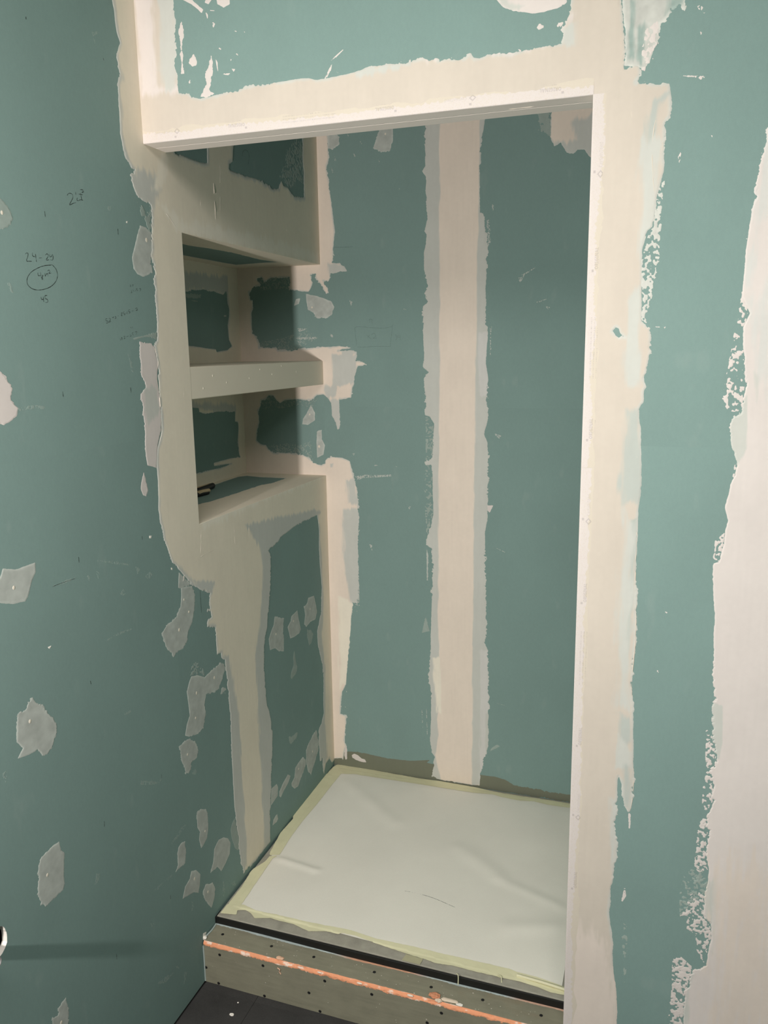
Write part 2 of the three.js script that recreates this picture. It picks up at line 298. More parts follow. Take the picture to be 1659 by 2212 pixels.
// left wall: one board face with the niche cut out and a round hole sawn near the left edge of the view
const hole = []; for (let k = 0; k < 40; k++) { const a = k / 40 * Math.PI * 2, r = 0.0325 + 0.0012 * vnoise(k * 0.9, 2, 7) + 0.0006 * vnoise(k * 2.3, 5, 9); hole.push([0.6705 + r * Math.cos(a), 0.497 + r * 1.03 * Math.sin(a)]); }
mesh('wall_board', slab(PLANES.L, [[BZ, FLOOR], [Z1, FLOOR], [Z1, CEILING], [BZ, CEILING], [BZ, NT], [NZ, NT], [NZ, NB], [BZ, NB]], [hole], 0.0125), [boardMat, gypsumMat], wallLeft);
mesh('stud_cavity', box(-0.11, -0.09, FLOOR, CEILING, NZ + 0.05, Z1), std(0.10, 0.075, 0.05), wallLeft);
mesh('stud_cavity', mergeGeometries([box(-0.345, -0.0125, FLOOR, NB - 0.02, NZ - 0.02, NZ), box(-0.345, -0.0125, NT + 0.02, CEILING, NZ - 0.02, NZ)]), std(0.2, 0.2, 0.2), wallLeft);
mesh('niche_back', box(ND - 0.0125, ND, NB - 0.02, NT + 0.02, BZ, NZ + 0.02), boardMat, niche);
mesh('niche_top', box(ND - 0.0125, -0.0125, NT, NT + 0.02, BZ, NZ), boardMat, niche);
mesh('niche_bottom', box(ND - 0.0125, -0.0125, NB - 0.02, NB, BZ, NZ), boardMat, niche);
mesh('niche_side', box(ND - 0.0125, -0.0125, NB - 0.02, NT + 0.02, NZ, NZ + 0.0125), std(0.7, 0.64, 0.54), niche);
{ // shelf between the two compartments, plastered all over, with a soft edge
  const sh = mesh('niche_shelf', rbox(ND, 0.0005, S0, S1, BZ, NZ, 0.003), std(0.79, 0.72, 0.60, 0.8), niche);
  sh.userData.label = 'cream plastered box shelf dividing the niche';
}
mesh('wall_board', slab(PLANES.B, [[-0.36, FLOOR], [1.1, FLOOR], [1.1, CEILING], [-0.36, CEILING]], [], 0.0125), boardMat, wallBack);
mesh('wall_board', slab(PLANES.F, [[WX, FLOOR], [X1, FLOOR], [X1, CEILING], [0, CEILING], [0, WY], [WX, WY]], [], HT), boardMat, wallFront);
const wallAlcove = setting('wall_right', 'green board on the hidden right side of the alcove');
mesh('wall_board', box(WX, WX + 0.05, FLOOR, CEILING, BZ, -HT), boardMat, wallAlcove);
const wallRoom = setting('wall_east', 'unfinished board wall of the room opposite the niche wall');
mesh('wall_board', box(X1, X1 + 0.05, FLOOR, CEILING, -HT, Z1), boardMat, wallRoom);
const wallRear = setting('wall_rear', 'unfinished board wall behind the viewer');
mesh('wall_board', box(0, X1, FLOOR, CEILING, Z1, Z1 + 0.05), boardMat, wallRear);
const ceiling = setting('ceiling', 'pale board ceiling above the room and the alcove');
mesh('ceiling_board', box(-0.4, X1 + 0.05, CEILING, CEILING + 0.05, BZ - 0.05, Z1 + 0.05), std(0.6, 0.58, 0.54), ceiling);

// floor: dark grey rough screed boards with fine seams
const floorTex = tex(900, 900, (u, v) => { const x = u * 1.2, y = v * 1.2; const m = 0.034 * (1 + 0.28 * fbm(x * 14, y * 14, 201, 4) + 0.3 * (hash(Math.floor(u * 900), Math.floor(v * 900), 12) - 0.5)); return [m * 1.03, m, m * 0.99]; });
floorTex.repeat.set(1 / 1.2, 1 / 1.2);
const floorBump = tex(512, 512, (u, v) => { const s = 0.5 + 0.45 * fbm(u * 30, v * 30, 230, 4); return [s, s, s]; }, false); floorBump.repeat.set(1 / 0.4, 1 / 0.4);
const floorG = setting('floor', 'dark grey rough floor at the foot of the step');
const floorMat = new THREE.MeshStandardMaterial({ map: floorTex, bumpMap: floorBump, bumpScale: 0.0008, roughness: 0.85 });
mesh('subfloor', box(-0.1, X1, FLOOR - 0.06, FLOOR - 0.008, BZ, Z1), std(0.03, 0.03, 0.03), floorG);
for (const [x0, x1, z0, z1] of [[0.006, 0.1705, -0.036, 0.62], [0.1712, 0.77, -0.036, 0.62], [0.7712, 1.37, -0.03, 0.62], [1.3712, X1, -0.001, 0.62], [0.006, 0.47, 0.622, 1.25], [0.472, 1.07, 0.622, 1.25], [1.072, X1, 0.622, 1.25], [0.006, X1, 1.252, Z1]])
  mesh('floor_board', rbox(x0, x1, FLOOR - 0.01, FLOOR, z0, z1, 0.0006), floorMat, floorG);
for (const fb of floorG.children) if (fb.name.startsWith('floor_board')) { const p = fb.geometry.attributes.position, uv = fb.geometry.attributes.uv; for (let i = 0; i < p.count; i++) uv.setXY(i, p.getX(i), p.getZ(i)); }

// ------------------------------------------------------------------ white paper-faced corner beads on the opening
function beadPaper(len, wide, marks, seed) {     // canvas: x along the bead (0 = start), y across, corner edge at the bottom
  const W = 2048, Hh = 96, c = document.createElement('canvas'); c.width = W; c.height = Hh; const g = c.getContext('2d'), s = W / len, t = Hh / wide;
  g.fillStyle = '#d6cdca'; g.fillRect(0, 0, W, Hh);
  for (let x = 0; x < W; x += 2) { // cream film of compound over the outer part of the flange, ragged
    const e = 0.5 + 0.26 * fbm(x / 260, 1, seed, 3) + 0.08 * vnoise(x / 9, 2, seed + 4) + (marks.film || 0);
    g.fillStyle = 'rgb(209,199,185)'; g.fillRect(x, 0, 2, Hh * e);
    for (let y = 0; y < Hh; y += 3) if (hash(x, y, seed) > 0.8) { g.fillStyle = hash(y, x, seed) > 0.5 ? 'rgba(205,195,181,0.45)' : 'rgba(213,205,196,0.4)'; g.fillRect(x, y, 3, 3); }
  }
  const px = (m) => m * s;
  g.strokeStyle = 'rgba(120,112,112,0.34)'; g.fillStyle = 'rgba(120,112,112,0.34)';
  for (let k = 0; k * 0.0155 < len; k++) { // ruled dashes along the flange
    const x = px(0.005 + k * 0.0155); if (hash(k, 3, seed) < 0.25) continue;
    g.fillStyle = 'rgba(130,122,118,' + (0.08 + 0.14 * hash(k, 7, seed)) + ')';
    g.fillRect(x, Hh * 0.05, px(0.006), Hh * 0.05); if (k % 2) g.fillRect(x, Hh * 0.05, px(0.0012), Hh * 0.14);
  }
  for (const [kind, at, up] of marks.list) {
    g.save(); g.translate(px(at), Hh * 0.5); up ? g.rotate(Math.PI) : g.scale(1, -1);
    g.textAlign = 'center'; g.textBaseline = 'middle'; g.fillStyle = 'rgba(118,110,112,0.24)'; g.strokeStyle = 'rgba(118,110,112,0.24)';
    if (kind === 'ORIGINAL') { g.font = 'bold ' + Math.round(0.0095 * t) + 'px sans-serif'; const ws = 0.042 * s / g.measureText('ORIGINAL').width; g.save(); g.scale(ws, 1); g.fillText('ORIGINAL', 0, -Hh * 0.04); g.restore(); g.fillRect(-px(0.026), -Hh * 0.3, px(0.005), Hh * 0.12); for (let q = 0; q < 14; q++) g.fillRect(px(-0.012 + q * 0.0022), Hh * 0.16, px(0.0015 * (0.5 + hash(q, 1, seed))), Hh * 0.05); }
    if (kind === 'logo') { g.lineWidth = 0.0022 * t; g.save(); g.scale(s / t, 1); const r = 0.0058 * t; g.beginPath(); g.moveTo(-r, 0); g.lineTo(0, -r * 0.85); g.lineTo(r, 0); g.lineTo(0, r * 0.85); g.closePath(); g.stroke(); g.restore(); g.globalAlpha = 0.6; g.font = Math.round(0.009 * t) + 'px sans-serif'; g.textAlign = 'left'; const ws = 0.046 * s / g.measureText('CertainTeed').width; g.save(); g.translate(px(0.012), 0); g.scale(ws, 1); g.fillText('CertainTeed', 0, 0); g.restore(); g.globalAlpha = 1; g.fillRect(px(0.002), -Hh * 0.38, px(0.005), Hh * 0.12); }
    if (kind === 'small') for (const row of [-0.24, -0.06, 0.1]) for (let q = 0; q < 34; q++) { g.fillStyle = 'rgba(122,114,118,' + (0.06 + 0.14 * hash(q, row * 50 | 0, seed)) + ')'; g.fillRect(px(-0.062 + q * 0.0036), Hh * row, px(0.0016 + 0.0014 * hash(q, 9, seed)), Hh * 0.075); }
    g.restore();
  }
  const tx = new THREE.CanvasTexture(c); tx.colorSpace = THREE.SRGBColorSpace; return tx;
}
function beadMesh(name, corner, along, across, n, len, wide, marks, seed, parent) { // thin strip with a rounded corner edge: flange on the plane plus the return
  const tx = beadPaper(len, wide, marks, seed), mat = new THREE.MeshStandardMaterial({ map: tx, roughness: 0.75 });
  const pos = [], uv = [], idx = [], N = 60, prof = []; // profile: [across, out, v]
  prof.push([wide, -0.0002, 1], [wide, 0.0006, 1], [0.004, 0.0016, 0.11], [0.0012, 0.0016, 0.04], [0.0, 0.0013, 0.02], [-0.0010, 0.0006, 0.01], [-0.0012, -0.0004, 0.0]);
  for (let i = 0; i <= N; i++) for (const [a, o, vv] of prof) {
    const wob = a === wide ? 0.0007 * vnoise(i * 1.3, 4, seed) : 0, ww = 0.0002 * vnoise(i * 0.8, a * 900, seed);
    const p = corner.clone().addScaledVector(along, len * i / N).addScaledVector(across, a + wob).addScaledVector(n, o + (o > 0 ? ww : 0)); pos.push(p.x, p.y, p.z); uv.push(i / N, vv);
  }
  const K = prof.length, flip = new THREE.Vector3().crossVectors(along, across).dot(n) > 0;
  for (let i = 0; i < N; i++) for (let k = 0; k < K - 1; k++) { const q = i * K + k, r = q + K; flip ? idx.push(q, q + 1, r, r, q + 1, r + 1) : idx.push(q, r, q + 1, r, r + 1, q + 1); }
  const g = new THREE.BufferGeometry(); g.setAttribute('position', new THREE.Float32BufferAttribute(pos, 3)); g.setAttribute('uv', new THREE.Float32BufferAttribute(uv, 2)); g.setIndex(idx); g.computeVertexNormals();
  return mesh(name, g, mat, parent);
}
beadMesh('corner_bead', V(0.0012, WY, 0), V(1, 0, 0), V(0, 1, 0), V(0, 0, 1), WX - 0.0012, 0.036, { list: [["logo", 0.0901, 1], ["ORIGINAL", 0.2398, 1], ["small", 0.4113, 1], ["ORIGINAL", 0.5829, 1], ["logo", 0.7676, 1], ["ORIGINAL", 0.9205, 1]], film: 0 }, 601, wallFront);
beadMesh('corner_bead', V(WX, 1.3533, 0), V(0, 1, 0), V(1, 0, 0), V(0, 0, 1), WY - 1.3533, 0.035, { list: [["logo", 0.5721, 0], ["ORIGINAL", 0.4157, 0], ["small", 0.2441, 0], ["ORIGINAL", 0.0804, 0]], film: 0.02 }, 631, wallFront);
beadMesh('corner_bead', V(WX, -0.155, 0), V(0, 1, 0), V(1, 0, 0), V(0, 0, 1), 1.5078, 0.035, { list: [["logo", 1.3948, 0], ["ORIGINAL", 1.2395, 0], ["small", 1.0932, 0], ["ORIGINAL", 0.9094, 0], ["logo", 0.7124, 0], ["ORIGINAL", 0.5546, 0]], film: 0.05 }, 661, wallFront);

// underside of the header: two bead flanges with a shallow seam between them
for (const [z0, z1] of [[-0.042, -0.0008], [-HT + 0.0008, -0.046]]) mesh('bead_flange', rbox(0.001, WX, WY - 0.0011, WY + 0.001, z0, z1, 0.0005), std(0.84, 0.765, 0.71, 0.8), wallFront);
mesh('joint_plaster', rbox(0.001, WX, WY - 0.0006, WY + 0.001, -0.047, -0.041, 0.0003), std(0.58, 0.53, 0.49, 0.85), wallFront);
mesh('bead_return', rbox(WX - 0.0011, WX + 0.001, FLOOR + 0.135, WY, -0.04, -0.0008, 0.0005), std(0.72, 0.68, 0.63, 0.8), wallFront);
// compound knobs on the shelf front, over its screws
for (const [z, y] of [[-0.2, 1.505], [-0.325, 1.515], [-0.46, 1.522], [-0.61, 1.528], [-0.79, 1.53], [-0.252, 1.536], [-0.53, 1.545], [-0.68, 1.552]]) {
  const d = mesh('plaster_knob', dotGeo, dotMat, niche); d.position.set(0.0004, y, z); d.rotation.z = -Math.PI / 2; d.scale.set(0.0035, 0.0009, 0.0022);
}

// ------------------------------------------------------------------ joint compound, filled screws, scuffs and pencil on the boards
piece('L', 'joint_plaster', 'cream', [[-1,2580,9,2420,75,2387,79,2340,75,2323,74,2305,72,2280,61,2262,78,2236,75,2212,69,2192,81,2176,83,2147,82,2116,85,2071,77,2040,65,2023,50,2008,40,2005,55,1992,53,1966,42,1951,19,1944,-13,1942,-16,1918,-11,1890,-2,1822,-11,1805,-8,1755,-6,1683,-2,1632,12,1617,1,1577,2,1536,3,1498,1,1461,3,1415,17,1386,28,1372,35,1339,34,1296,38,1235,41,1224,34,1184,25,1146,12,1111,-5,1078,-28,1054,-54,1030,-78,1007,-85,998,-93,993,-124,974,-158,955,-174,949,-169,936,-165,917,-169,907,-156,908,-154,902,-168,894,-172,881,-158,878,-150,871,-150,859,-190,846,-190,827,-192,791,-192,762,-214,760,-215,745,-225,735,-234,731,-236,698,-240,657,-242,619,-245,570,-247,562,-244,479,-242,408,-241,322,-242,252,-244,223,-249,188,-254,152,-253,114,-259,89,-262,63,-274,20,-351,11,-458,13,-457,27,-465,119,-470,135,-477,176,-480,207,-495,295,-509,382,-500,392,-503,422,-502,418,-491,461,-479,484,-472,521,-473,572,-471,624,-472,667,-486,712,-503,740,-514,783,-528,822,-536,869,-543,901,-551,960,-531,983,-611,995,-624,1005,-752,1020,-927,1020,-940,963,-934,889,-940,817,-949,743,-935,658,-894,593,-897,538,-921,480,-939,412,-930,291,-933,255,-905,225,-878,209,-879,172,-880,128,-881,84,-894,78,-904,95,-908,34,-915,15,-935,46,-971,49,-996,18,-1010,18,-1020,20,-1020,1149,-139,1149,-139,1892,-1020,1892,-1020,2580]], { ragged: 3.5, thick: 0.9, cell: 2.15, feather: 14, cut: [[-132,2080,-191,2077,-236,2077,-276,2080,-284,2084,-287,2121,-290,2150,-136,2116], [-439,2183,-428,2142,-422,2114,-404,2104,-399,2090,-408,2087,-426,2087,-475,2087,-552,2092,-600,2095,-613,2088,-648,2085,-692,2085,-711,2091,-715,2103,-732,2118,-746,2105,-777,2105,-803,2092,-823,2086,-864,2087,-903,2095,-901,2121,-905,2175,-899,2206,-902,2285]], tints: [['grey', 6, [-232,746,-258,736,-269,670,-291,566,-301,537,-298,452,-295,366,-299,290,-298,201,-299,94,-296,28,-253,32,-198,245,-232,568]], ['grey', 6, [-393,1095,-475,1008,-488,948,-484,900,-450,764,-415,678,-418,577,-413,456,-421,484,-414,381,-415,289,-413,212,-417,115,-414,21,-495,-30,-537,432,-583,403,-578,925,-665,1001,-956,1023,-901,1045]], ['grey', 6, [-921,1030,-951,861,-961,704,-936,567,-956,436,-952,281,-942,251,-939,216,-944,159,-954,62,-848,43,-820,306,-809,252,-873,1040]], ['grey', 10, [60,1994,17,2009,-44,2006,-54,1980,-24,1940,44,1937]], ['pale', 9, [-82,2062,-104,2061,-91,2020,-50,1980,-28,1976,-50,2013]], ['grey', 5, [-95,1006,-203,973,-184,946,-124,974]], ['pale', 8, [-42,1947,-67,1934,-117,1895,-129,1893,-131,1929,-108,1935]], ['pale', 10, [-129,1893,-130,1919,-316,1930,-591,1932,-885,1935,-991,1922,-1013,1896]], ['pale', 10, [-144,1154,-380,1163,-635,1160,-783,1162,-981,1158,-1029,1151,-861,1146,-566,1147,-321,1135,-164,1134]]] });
piece('L', 'plaster_smear', 'white', [[69,1624,27,1624,9,1613,1,1573,9,1536,2,1479,6,1415,24,1383,37,1326,71,1336,75,1359,74,1418,74,1481,81,1488,76,1506,58,1520,57,1531,71,1546]], { ragged: 3, thick: 0.45, lift: 0.2, cell: 1.4, tints: [['grey', 7, [68,1520,8,1517,1,1461,56,1435,71,1466]]] });
piece('L', 'filler_patch', 'thin', [[35,1887,14,1885,-8,1876,-2,1815,-1,1805,-5,1785,14,1780,37,1773,58,1777,71,1788,74,1812]], { ragged: 3, thick: 0.35, cell: 1.2, dots: [13,1857] });
piece('L', 'filler_patch', 'white', [[89,1322,84,1308,80,1292,77,1277,86,1264,98,1269,106,1287,98,1306]], { ragged: 1, thick: 0.35, cell: 1.2 });
piece('L', 'filler_patch', 'white', [[556,1541,543,1565,524,1574,502,1569,491,1561,486,1546,481,1540,486,1517,472,1499,476,1487,495,1477,511,1473,537,1478,554,1493,561,1519]], { ragged: 3, thick: 0.35, cell: 1.2 });
piece('L', 'filler_patch', 'faint', [[500,1854,488,1874,469,1883,455,1877,441,1862,434,1847,441,1835,462,1824,485,1824,499,1835]], { ragged: 8, thick: 0.35, cell: 1.2, dots: [461,1854] });
piece('L', 'filler_patch', 'thin', [[596,1193,580,1203,559,1192,549,1207,518,1198,494,1197,466,1198,467,1179,479,1164,494,1136,503,1129,531,1133,554,1140,565,1145,583,1155,597,1173]], { ragged: 3, thick: 0.35, cell: 1.2, dots: [528,1164] });
piece('L', 'filler_patch', 'thin', [[555,921,534,918,522,928,510,930,496,913,482,904,479,889,460,865,452,844,458,826,467,810,487,799,500,802,511,819,537,823,565,828,549,843,561,862,561,879,556,896]], { ragged: 3, thick: 0.35, cell: 1.2, dots: [523,888] });
piece('L', 'filler_patch', 'thin', [[533,598,515,595,498,598,478,596,475,575,466,562,471,537,475,495,480,484,511,483,534,485,546,495,549,525,543,563,539,589]], { ragged: 3, thick: 0.35, cell: 1.2, dots: [520,546] });
piece('L', 'filler_patch', 'thin', [[505,239,500,205,503,173,505,127,525,126,550,160,555,195,549,229,532,221,531,236]], { ragged: 3, thick: 0.35, cell: 1.2, dots: [525,196] });
piece('L', 'filler_patch', 'thin', [[-30,1047,-54,1024,-77,1001,-62,996,-22,1006]], { ragged: 4, thick: 0.35, cell: 1.2 });
piece('L', 'filler_patch', 'thin', [[-36,1004,-88,993,-98,969,-92,927,-77,897,-56,878,-49,855,-25,842,19,837,50,873,63,913,44,923,16,928,-7,937,-27,952,-34,983]], { ragged: 3, thick: 0.35, cell: 1.2, dots: [-45,968,-64,929,-14,896] });
piece('L', 'filler_patch', 'thin', [[-57,751,-87,743,-122,723,-164,727,-208,733,-229,721,-232,705,-211,680,-187,661,-161,661,-124,669,-113,646,-118,616,-98,584,-57,580,-31,590,-9,603,-20,629,-37,648,-34,689,-30,718,-44,739]], { ragged: 3, thick: 0.35, cell: 1.2, dots: [-76,696,-64,629,-171,702] });
piece('L', 'plaster_speckle', 'faint', [[-50,758,-60,781,-84,781,-113,760,-122,727,-88,745]], { speckle: 0.1, ragged: 3, thick: 0.3, cell: 1.2 });
piece('L', 'filler_patch', 'thin', [[-30,586,-52,565,-68,533,-58,515,-30,511,-26,500,-13,497,1,501,7,524,16,548,23,587,0,589]], { ragged: 3, thick: 0.35, cell: 1.2, dots: [-14,547] });
piece('L', 'filler_patch', 'thin', [[-41,359,-65,357,-80,349,-95,327,-93,285,-83,257,-61,247,-50,246,-43,277,-50,297,-38,318]], { ragged: 3, thick: 0.35, cell: 1.2, dots: [-75,284] });
piece('L', 'filler_patch', 'thin', [[38,320,24,314,24,281,31,253,57,256,76,257,63,269,63,302,54,319]], { ragged: 1.5, thick: 0.35, cell: 1.2 });
piece('L', 'filler_patch', 'thin', [[-144,215,-170,206,-195,187,-207,165,-199,134,-169,117,-146,112,-126,138,-88,143,-108,167,-116,202]], { ragged: 1.5, thick: 0.35, cell: 1.2 });
piece('L', 'filler_patch', 'thin', [[4,212,-19,200,-38,174,-33,148,-23,126,0,144,53,162,38,187,14,195]], { ragged: 1.5, thick: 0.35, cell: 1.2, dots: [-8,180] });
piece('L', 'filler_patch', 'thin', [[-60,127,-97,107,-110,81,-100,52,-82,35,-51,86,-44,111]], { ragged: 1.5, thick: 0.35, cell: 1.2, dots: [-70,97] });
piece('L', 'filler_patch', 'faint', [[-239,227,-222,219,-212,204,-215,176,-232,130,-250,113,-259,149,-249,188]], { ragged: 1.5, thick: 0.35, cell: 1.2 });
piece('L', 'filler_patch', 'thin', [[-482,190,-521,186,-530,170,-524,141,-496,137,-473,134]], { ragged: 1.5, thick: 0.35, cell: 1.2 });
piece('L', 'filler_patch', 'thin', [[-607,175,-627,159,-608,144,-571,134,-546,122,-537,133,-538,149,-567,163]], { ragged: 1.5, thick: 0.35, cell: 1.2 });
piece('L', 'filler_patch', 'thin', [[-734,177,-755,152,-754,135,-725,116,-684,89,-655,95,-634,116,-632,128,-658,137,-668,169,-691,174]], { ragged: 2, thick: 0.35, cell: 1.2, dots: [-693,151] });
piece('L', 'filler_patch', 'thin', [[-858,222,-864,194,-875,167,-868,134,-846,117,-819,95,-797,74,-771,102,-758,137,-762,187,-787,203,-821,218]], { ragged: 2, thick: 0.35, cell: 1.2, dots: [-816,156] });
piece('L', 'filler_patch', 'thin', [[-515,79,-520,58,-509,54,-479,59,-487,75,-505,80]], { ragged: 1, thick: 0.35, cell: 1.2 });
piece('L', 'filler_patch', 'faint', [[-629,303,-664,292,-694,289,-685,273,-641,271,-631,282]], { ragged: 3, thick: 0.35, cell: 1.2 });
piece('L', 'filler_patch', 'thin', [[-559,757,-583,745,-624,729,-613,696,-617,656,-614,618,-580,630,-553,651,-517,657,-510,697,-533,719,-549,731]], { ragged: 3, thick: 0.35, cell: 1.2, dots: [-562,696] });
piece('L', 'filler_patch', 'thin', [[-731,723,-737,698,-754,648,-740,638,-699,638,-667,644,-661,665,-651,690,-676,703,-682,719]], { ragged: 3, thick: 0.35, cell: 1.2, dots: [-697,696] });
piece('L', 'filler_patch', 'thin', [[-875,733,-890,694,-897,665,-881,643,-836,647,-800,640,-784,656,-795,686,-785,719,-816,724,-826,740]], { ragged: 3, thick: 0.35, cell: 1.2, dots: [-838,695] });
piece('L', 'filler_patch', 'faint', [[-695,592,-701,561,-714,519,-704,505,-666,498,-659,508,-665,524,-686,541,-685,570]], { ragged: 3, thick: 0.35, cell: 1.2 });
piece('L', 'filler_patch', 'faint', [[-804,631,-843,614,-859,594,-839,566,-821,565,-806,601]], { ragged: 7, thick: 0.35, cell: 1.2 });
piece('L', 'filler_patch', 'thin', [[-214,657,-230,642,-218,641,-201,639,-206,656]], { ragged: 2, thick: 0.35, cell: 1.2 });
piece('L', 'filler_patch', 'faint', [[-847,2270,-901,2282,-904,2207,-903,2148,-852,2139,-801,2105,-755,2116,-734,2137,-775,2166,-773,2194,-807,2226]], { ragged: 14, thick: 0.35, cell: 1.2, speckle: 0.0 });
piece('L', 'filler_patch', 'faint', [[93,1633,63,1638,-1,1645,0,1632,38,1637,88,1629]], { ragged: 3, thick: 0.35, cell: 1.2 });
piece('L', 'filler_patch', 'faint', [[39,1931,33,1927,5,1912,-13,1932,-4,1882,10,1891,17,1910]], { ragged: 9, thick: 0.35, cell: 1.2 });
piece('L', 'plaster_scuff', 'haze', [[472,1499,443,1501,418,1501,397,1497,399,1495,423,1499,444,1498,471,1496]], { ragged: 2, thick: 0.15, cell: 0.9, grow: 1.8, speckle: -0.02, fine: true });
piece('L', 'plaster_scuff', 'haze', [[421,1137,386,1136,357,1136]], { ragged: 2, thick: 0.15, cell: 0.9, grow: 1.8, speckle: -0.02, fine: true });
piece('L', 'plaster_scuff', 'haze', [[113,1596,106,1575,103,1557,108,1575]], { ragged: 2, thick: 0.15, cell: 0.9, grow: 1.8, speckle: -0.02, fine: true });
piece('L', 'plaster_scuff', 'haze', [[156,2254,152,2244,149,2234,154,2246,135,2258,151,2254]], { ragged: 2, thick: 0.15, cell: 0.9, grow: 1.8, speckle: -0.02, fine: true });
piece('L', 'plaster_scuff', 'haze', [[-155,70,-161,40,-152,25,-151,47]], { ragged: 2, thick: 0.15, cell: 0.9, grow: 1.8, speckle: -0.02, fine: true });
piece('L', 'plaster_scuff', 'haze', [[14,127,5,109,13,98]], { ragged: 2, thick: 0.15, cell: 0.9, grow: 1.8, speckle: -0.02, fine: true });
piece('L', 'plaster_scuff', 'haze', [[197,189,184,186,191,182]], { ragged: 2, thick: 0.15, cell: 0.9, grow: 1.8, speckle: -0.02, fine: true });
piece('L', 'plaster_scuff', 'haze', [[109,-1,89,-20,96,-19]], { ragged: 2, thick: 0.15, cell: 0.9, grow: 1.8, speckle: -0.02, fine: true });
piece('L', 'plaster_scuff', 'haze', [[146,1104,132,1096,142,1087]], { ragged: 2, thick: 0.15, cell: 0.9, grow: 1.8, speckle: -0.02, fine: true });
piece('L', 'plaster_scuff', 'haze', [[317,1131,310,1127,316,1117]], { ragged: 2, thick: 0.15, cell: 0.9, grow: 1.8, speckle: -0.02, fine: true });
piece('L', 'plaster_scuff', 'haze', [[286,1131,278,1127,283,1116]], { ragged: 2, thick: 0.15, cell: 0.9, grow: 1.8, speckle: -0.02, fine: true });
piece('L', 'plaster_scuff', 'haze', [[110,1073,93,1078,87,1071,101,1064]], { ragged: 2, thick: 0.15, cell: 0.9, grow: 1.8, speckle: -0.02, fine: true });
piece('L', 'plaster_scuff', 'haze', [[280,1154,241,1143,169,1117,241,1140]], { ragged: 2, thick: 0.15, cell: 0.9, grow: 1.8, speckle: -0.02, fine: true });
piece('L', 'plaster_scuff', 'haze', [[192,580,124,542,110,541,118,534,190,571]], { ragged: 2, thick: 0.15, cell: 0.9, grow: 1.8, speckle: -0.02, fine: true });
piece('L', 'plaster_scuff', 'haze', [[187,11,153,1,118,-13,155,-12]], { ragged: 2, thick: 0.15, cell: 0.9, grow: 1.8, speckle: -0.02, fine: true });
piece('L', 'plaster_scuff', 'haze', [[69,-53,59,-62,73,-84]], { ragged: 2, thick: 0.15, cell: 0.9, grow: 1.8, speckle: -0.02, fine: true });
piece('L', 'plaster_scuff', 'haze', [[209,1059,199,1065,195,1055,204,1050]], { ragged: 2, thick: 0.15, cell: 0.9, grow: 1.8, speckle: -0.02, fine: true });
piece('L', 'plaster_scuff', 'haze', [[-119,-271,-107,-298,-122,-289]], { ragged: 2, thick: 0.15, cell: 0.9, grow: 1.8, speckle: -0.02, fine: true });
piece('L', 'plaster_scuff', 'haze', [[84,346,38,359,15,359,54,346]], { ragged: 2, thick: 0.15, cell: 0.9, grow: 1.8, speckle: -0.02, fine: true });
piece('L', 'plaster_scuff', 'haze', [[122,263,94,260,101,256]], { ragged: 2, thick: 0.15, cell: 0.9, grow: 1.8, speckle: -0.02, fine: true });
piece('L', 'plaster_scuff', 'haze', [[170,269,136,264,157,263]], { ragged: 2, thick: 0.15, cell: 0.9, grow: 1.8, speckle: -0.02, fine: true });
piece('L', 'plaster_scuff', 'haze', [[269,968,234,971,182,964,229,968]], { ragged: 2, thick: 0.15, cell: 0.9, grow: 1.8, speckle: -0.02, fine: true });
piece('L', 'plaster_scuff', 'haze', [[230,772,206,771,212,768]], { ragged: 2, thick: 0.15, cell: 0.9, grow: 1.8, speckle: -0.02, fine: true });
piece('L', 'plaster_scuff', 'haze', [[376,451,366,443,370,432,381,431]], { ragged: 2, thick: 0.15, cell: 0.9, grow: 1.8, speckle: -0.02, fine: true });
piece('L', 'plaster_scuff', 'haze', [[604,817,593,818,600,799]], { ragged: 2, thick: 0.15, cell: 0.9, grow: 1.8, speckle: -0.02, fine: true });
piece('L', 'plaster_scuff', 'haze', [[149,1910,140,1911,142,1905,147,1905]], { ragged: 2, thick: 0.15, cell: 0.9, grow: 1.8, speckle: -0.02, fine: true });
piece('L', 'plaster_scuff', 'haze', [[464,1731,458,1728,454,1714,458,1717]], { ragged: 2, thick: 0.15, cell: 0.9, grow: 1.8, speckle: -0.02, fine: true });
piece('L', 'plaster_scuff', 'haze', [[-39,490,-53,481,-45,473,-32,483]], { ragged: 2, thick: 0.15, cell: 0.9, grow: 1.8, speckle: -0.02, fine: true });
piece('L', 'plaster_scuff', 'haze', [[-198,35,-217,30,-225,12]], { ragged: 2, thick: 0.15, cell: 0.9, grow: 1.8, speckle: -0.02, fine: true });
piece('L', 'plaster_scuff', 'haze', [[-212,651,-230,648,-224,632,-202,641]], { ragged: 2, thick: 0.15, cell: 0.9, grow: 1.8, speckle: -0.02, fine: true });
piece('L', 'plaster_fleck', 'bright', [[453,1017,446,1017,448,1015,451,1014]], { ragged: 0.6, thick: 0.7, cell: 0.8, grow: 0.8 });
piece('L', 'plaster_fleck', 'bright', [[85,1167,76,1165,78,1160,85,1162]], { ragged: 0.6, thick: 0.7, cell: 0.8, grow: 0.8 });
piece('L', 'plaster_fleck', 'bright', [[3,1066,-2,1064,-1,1060,3,1062]], { ragged: 0.6, thick: 0.7, cell: 0.8, grow: 0.8 });
piece('L', 'plaster_fleck', 'bright', [[-33,-10,-49,-17,-41,-28,-31,-23]], { ragged: 0.6, thick: 0.7, cell: 0.8, grow: 0.8 });
piece('L', 'plaster_fleck', 'bright', [[86,1888,82,1889,83,1886,86,1886]], { ragged: 0.6, thick: 0.7, cell: 0.8, grow: 0.8 });
ridge('L', 'plaster_ridge', 2.2, 1.4, [-1190,20690,-1197,20352,-1246,19970,-1288,19731,-1323,19625]);
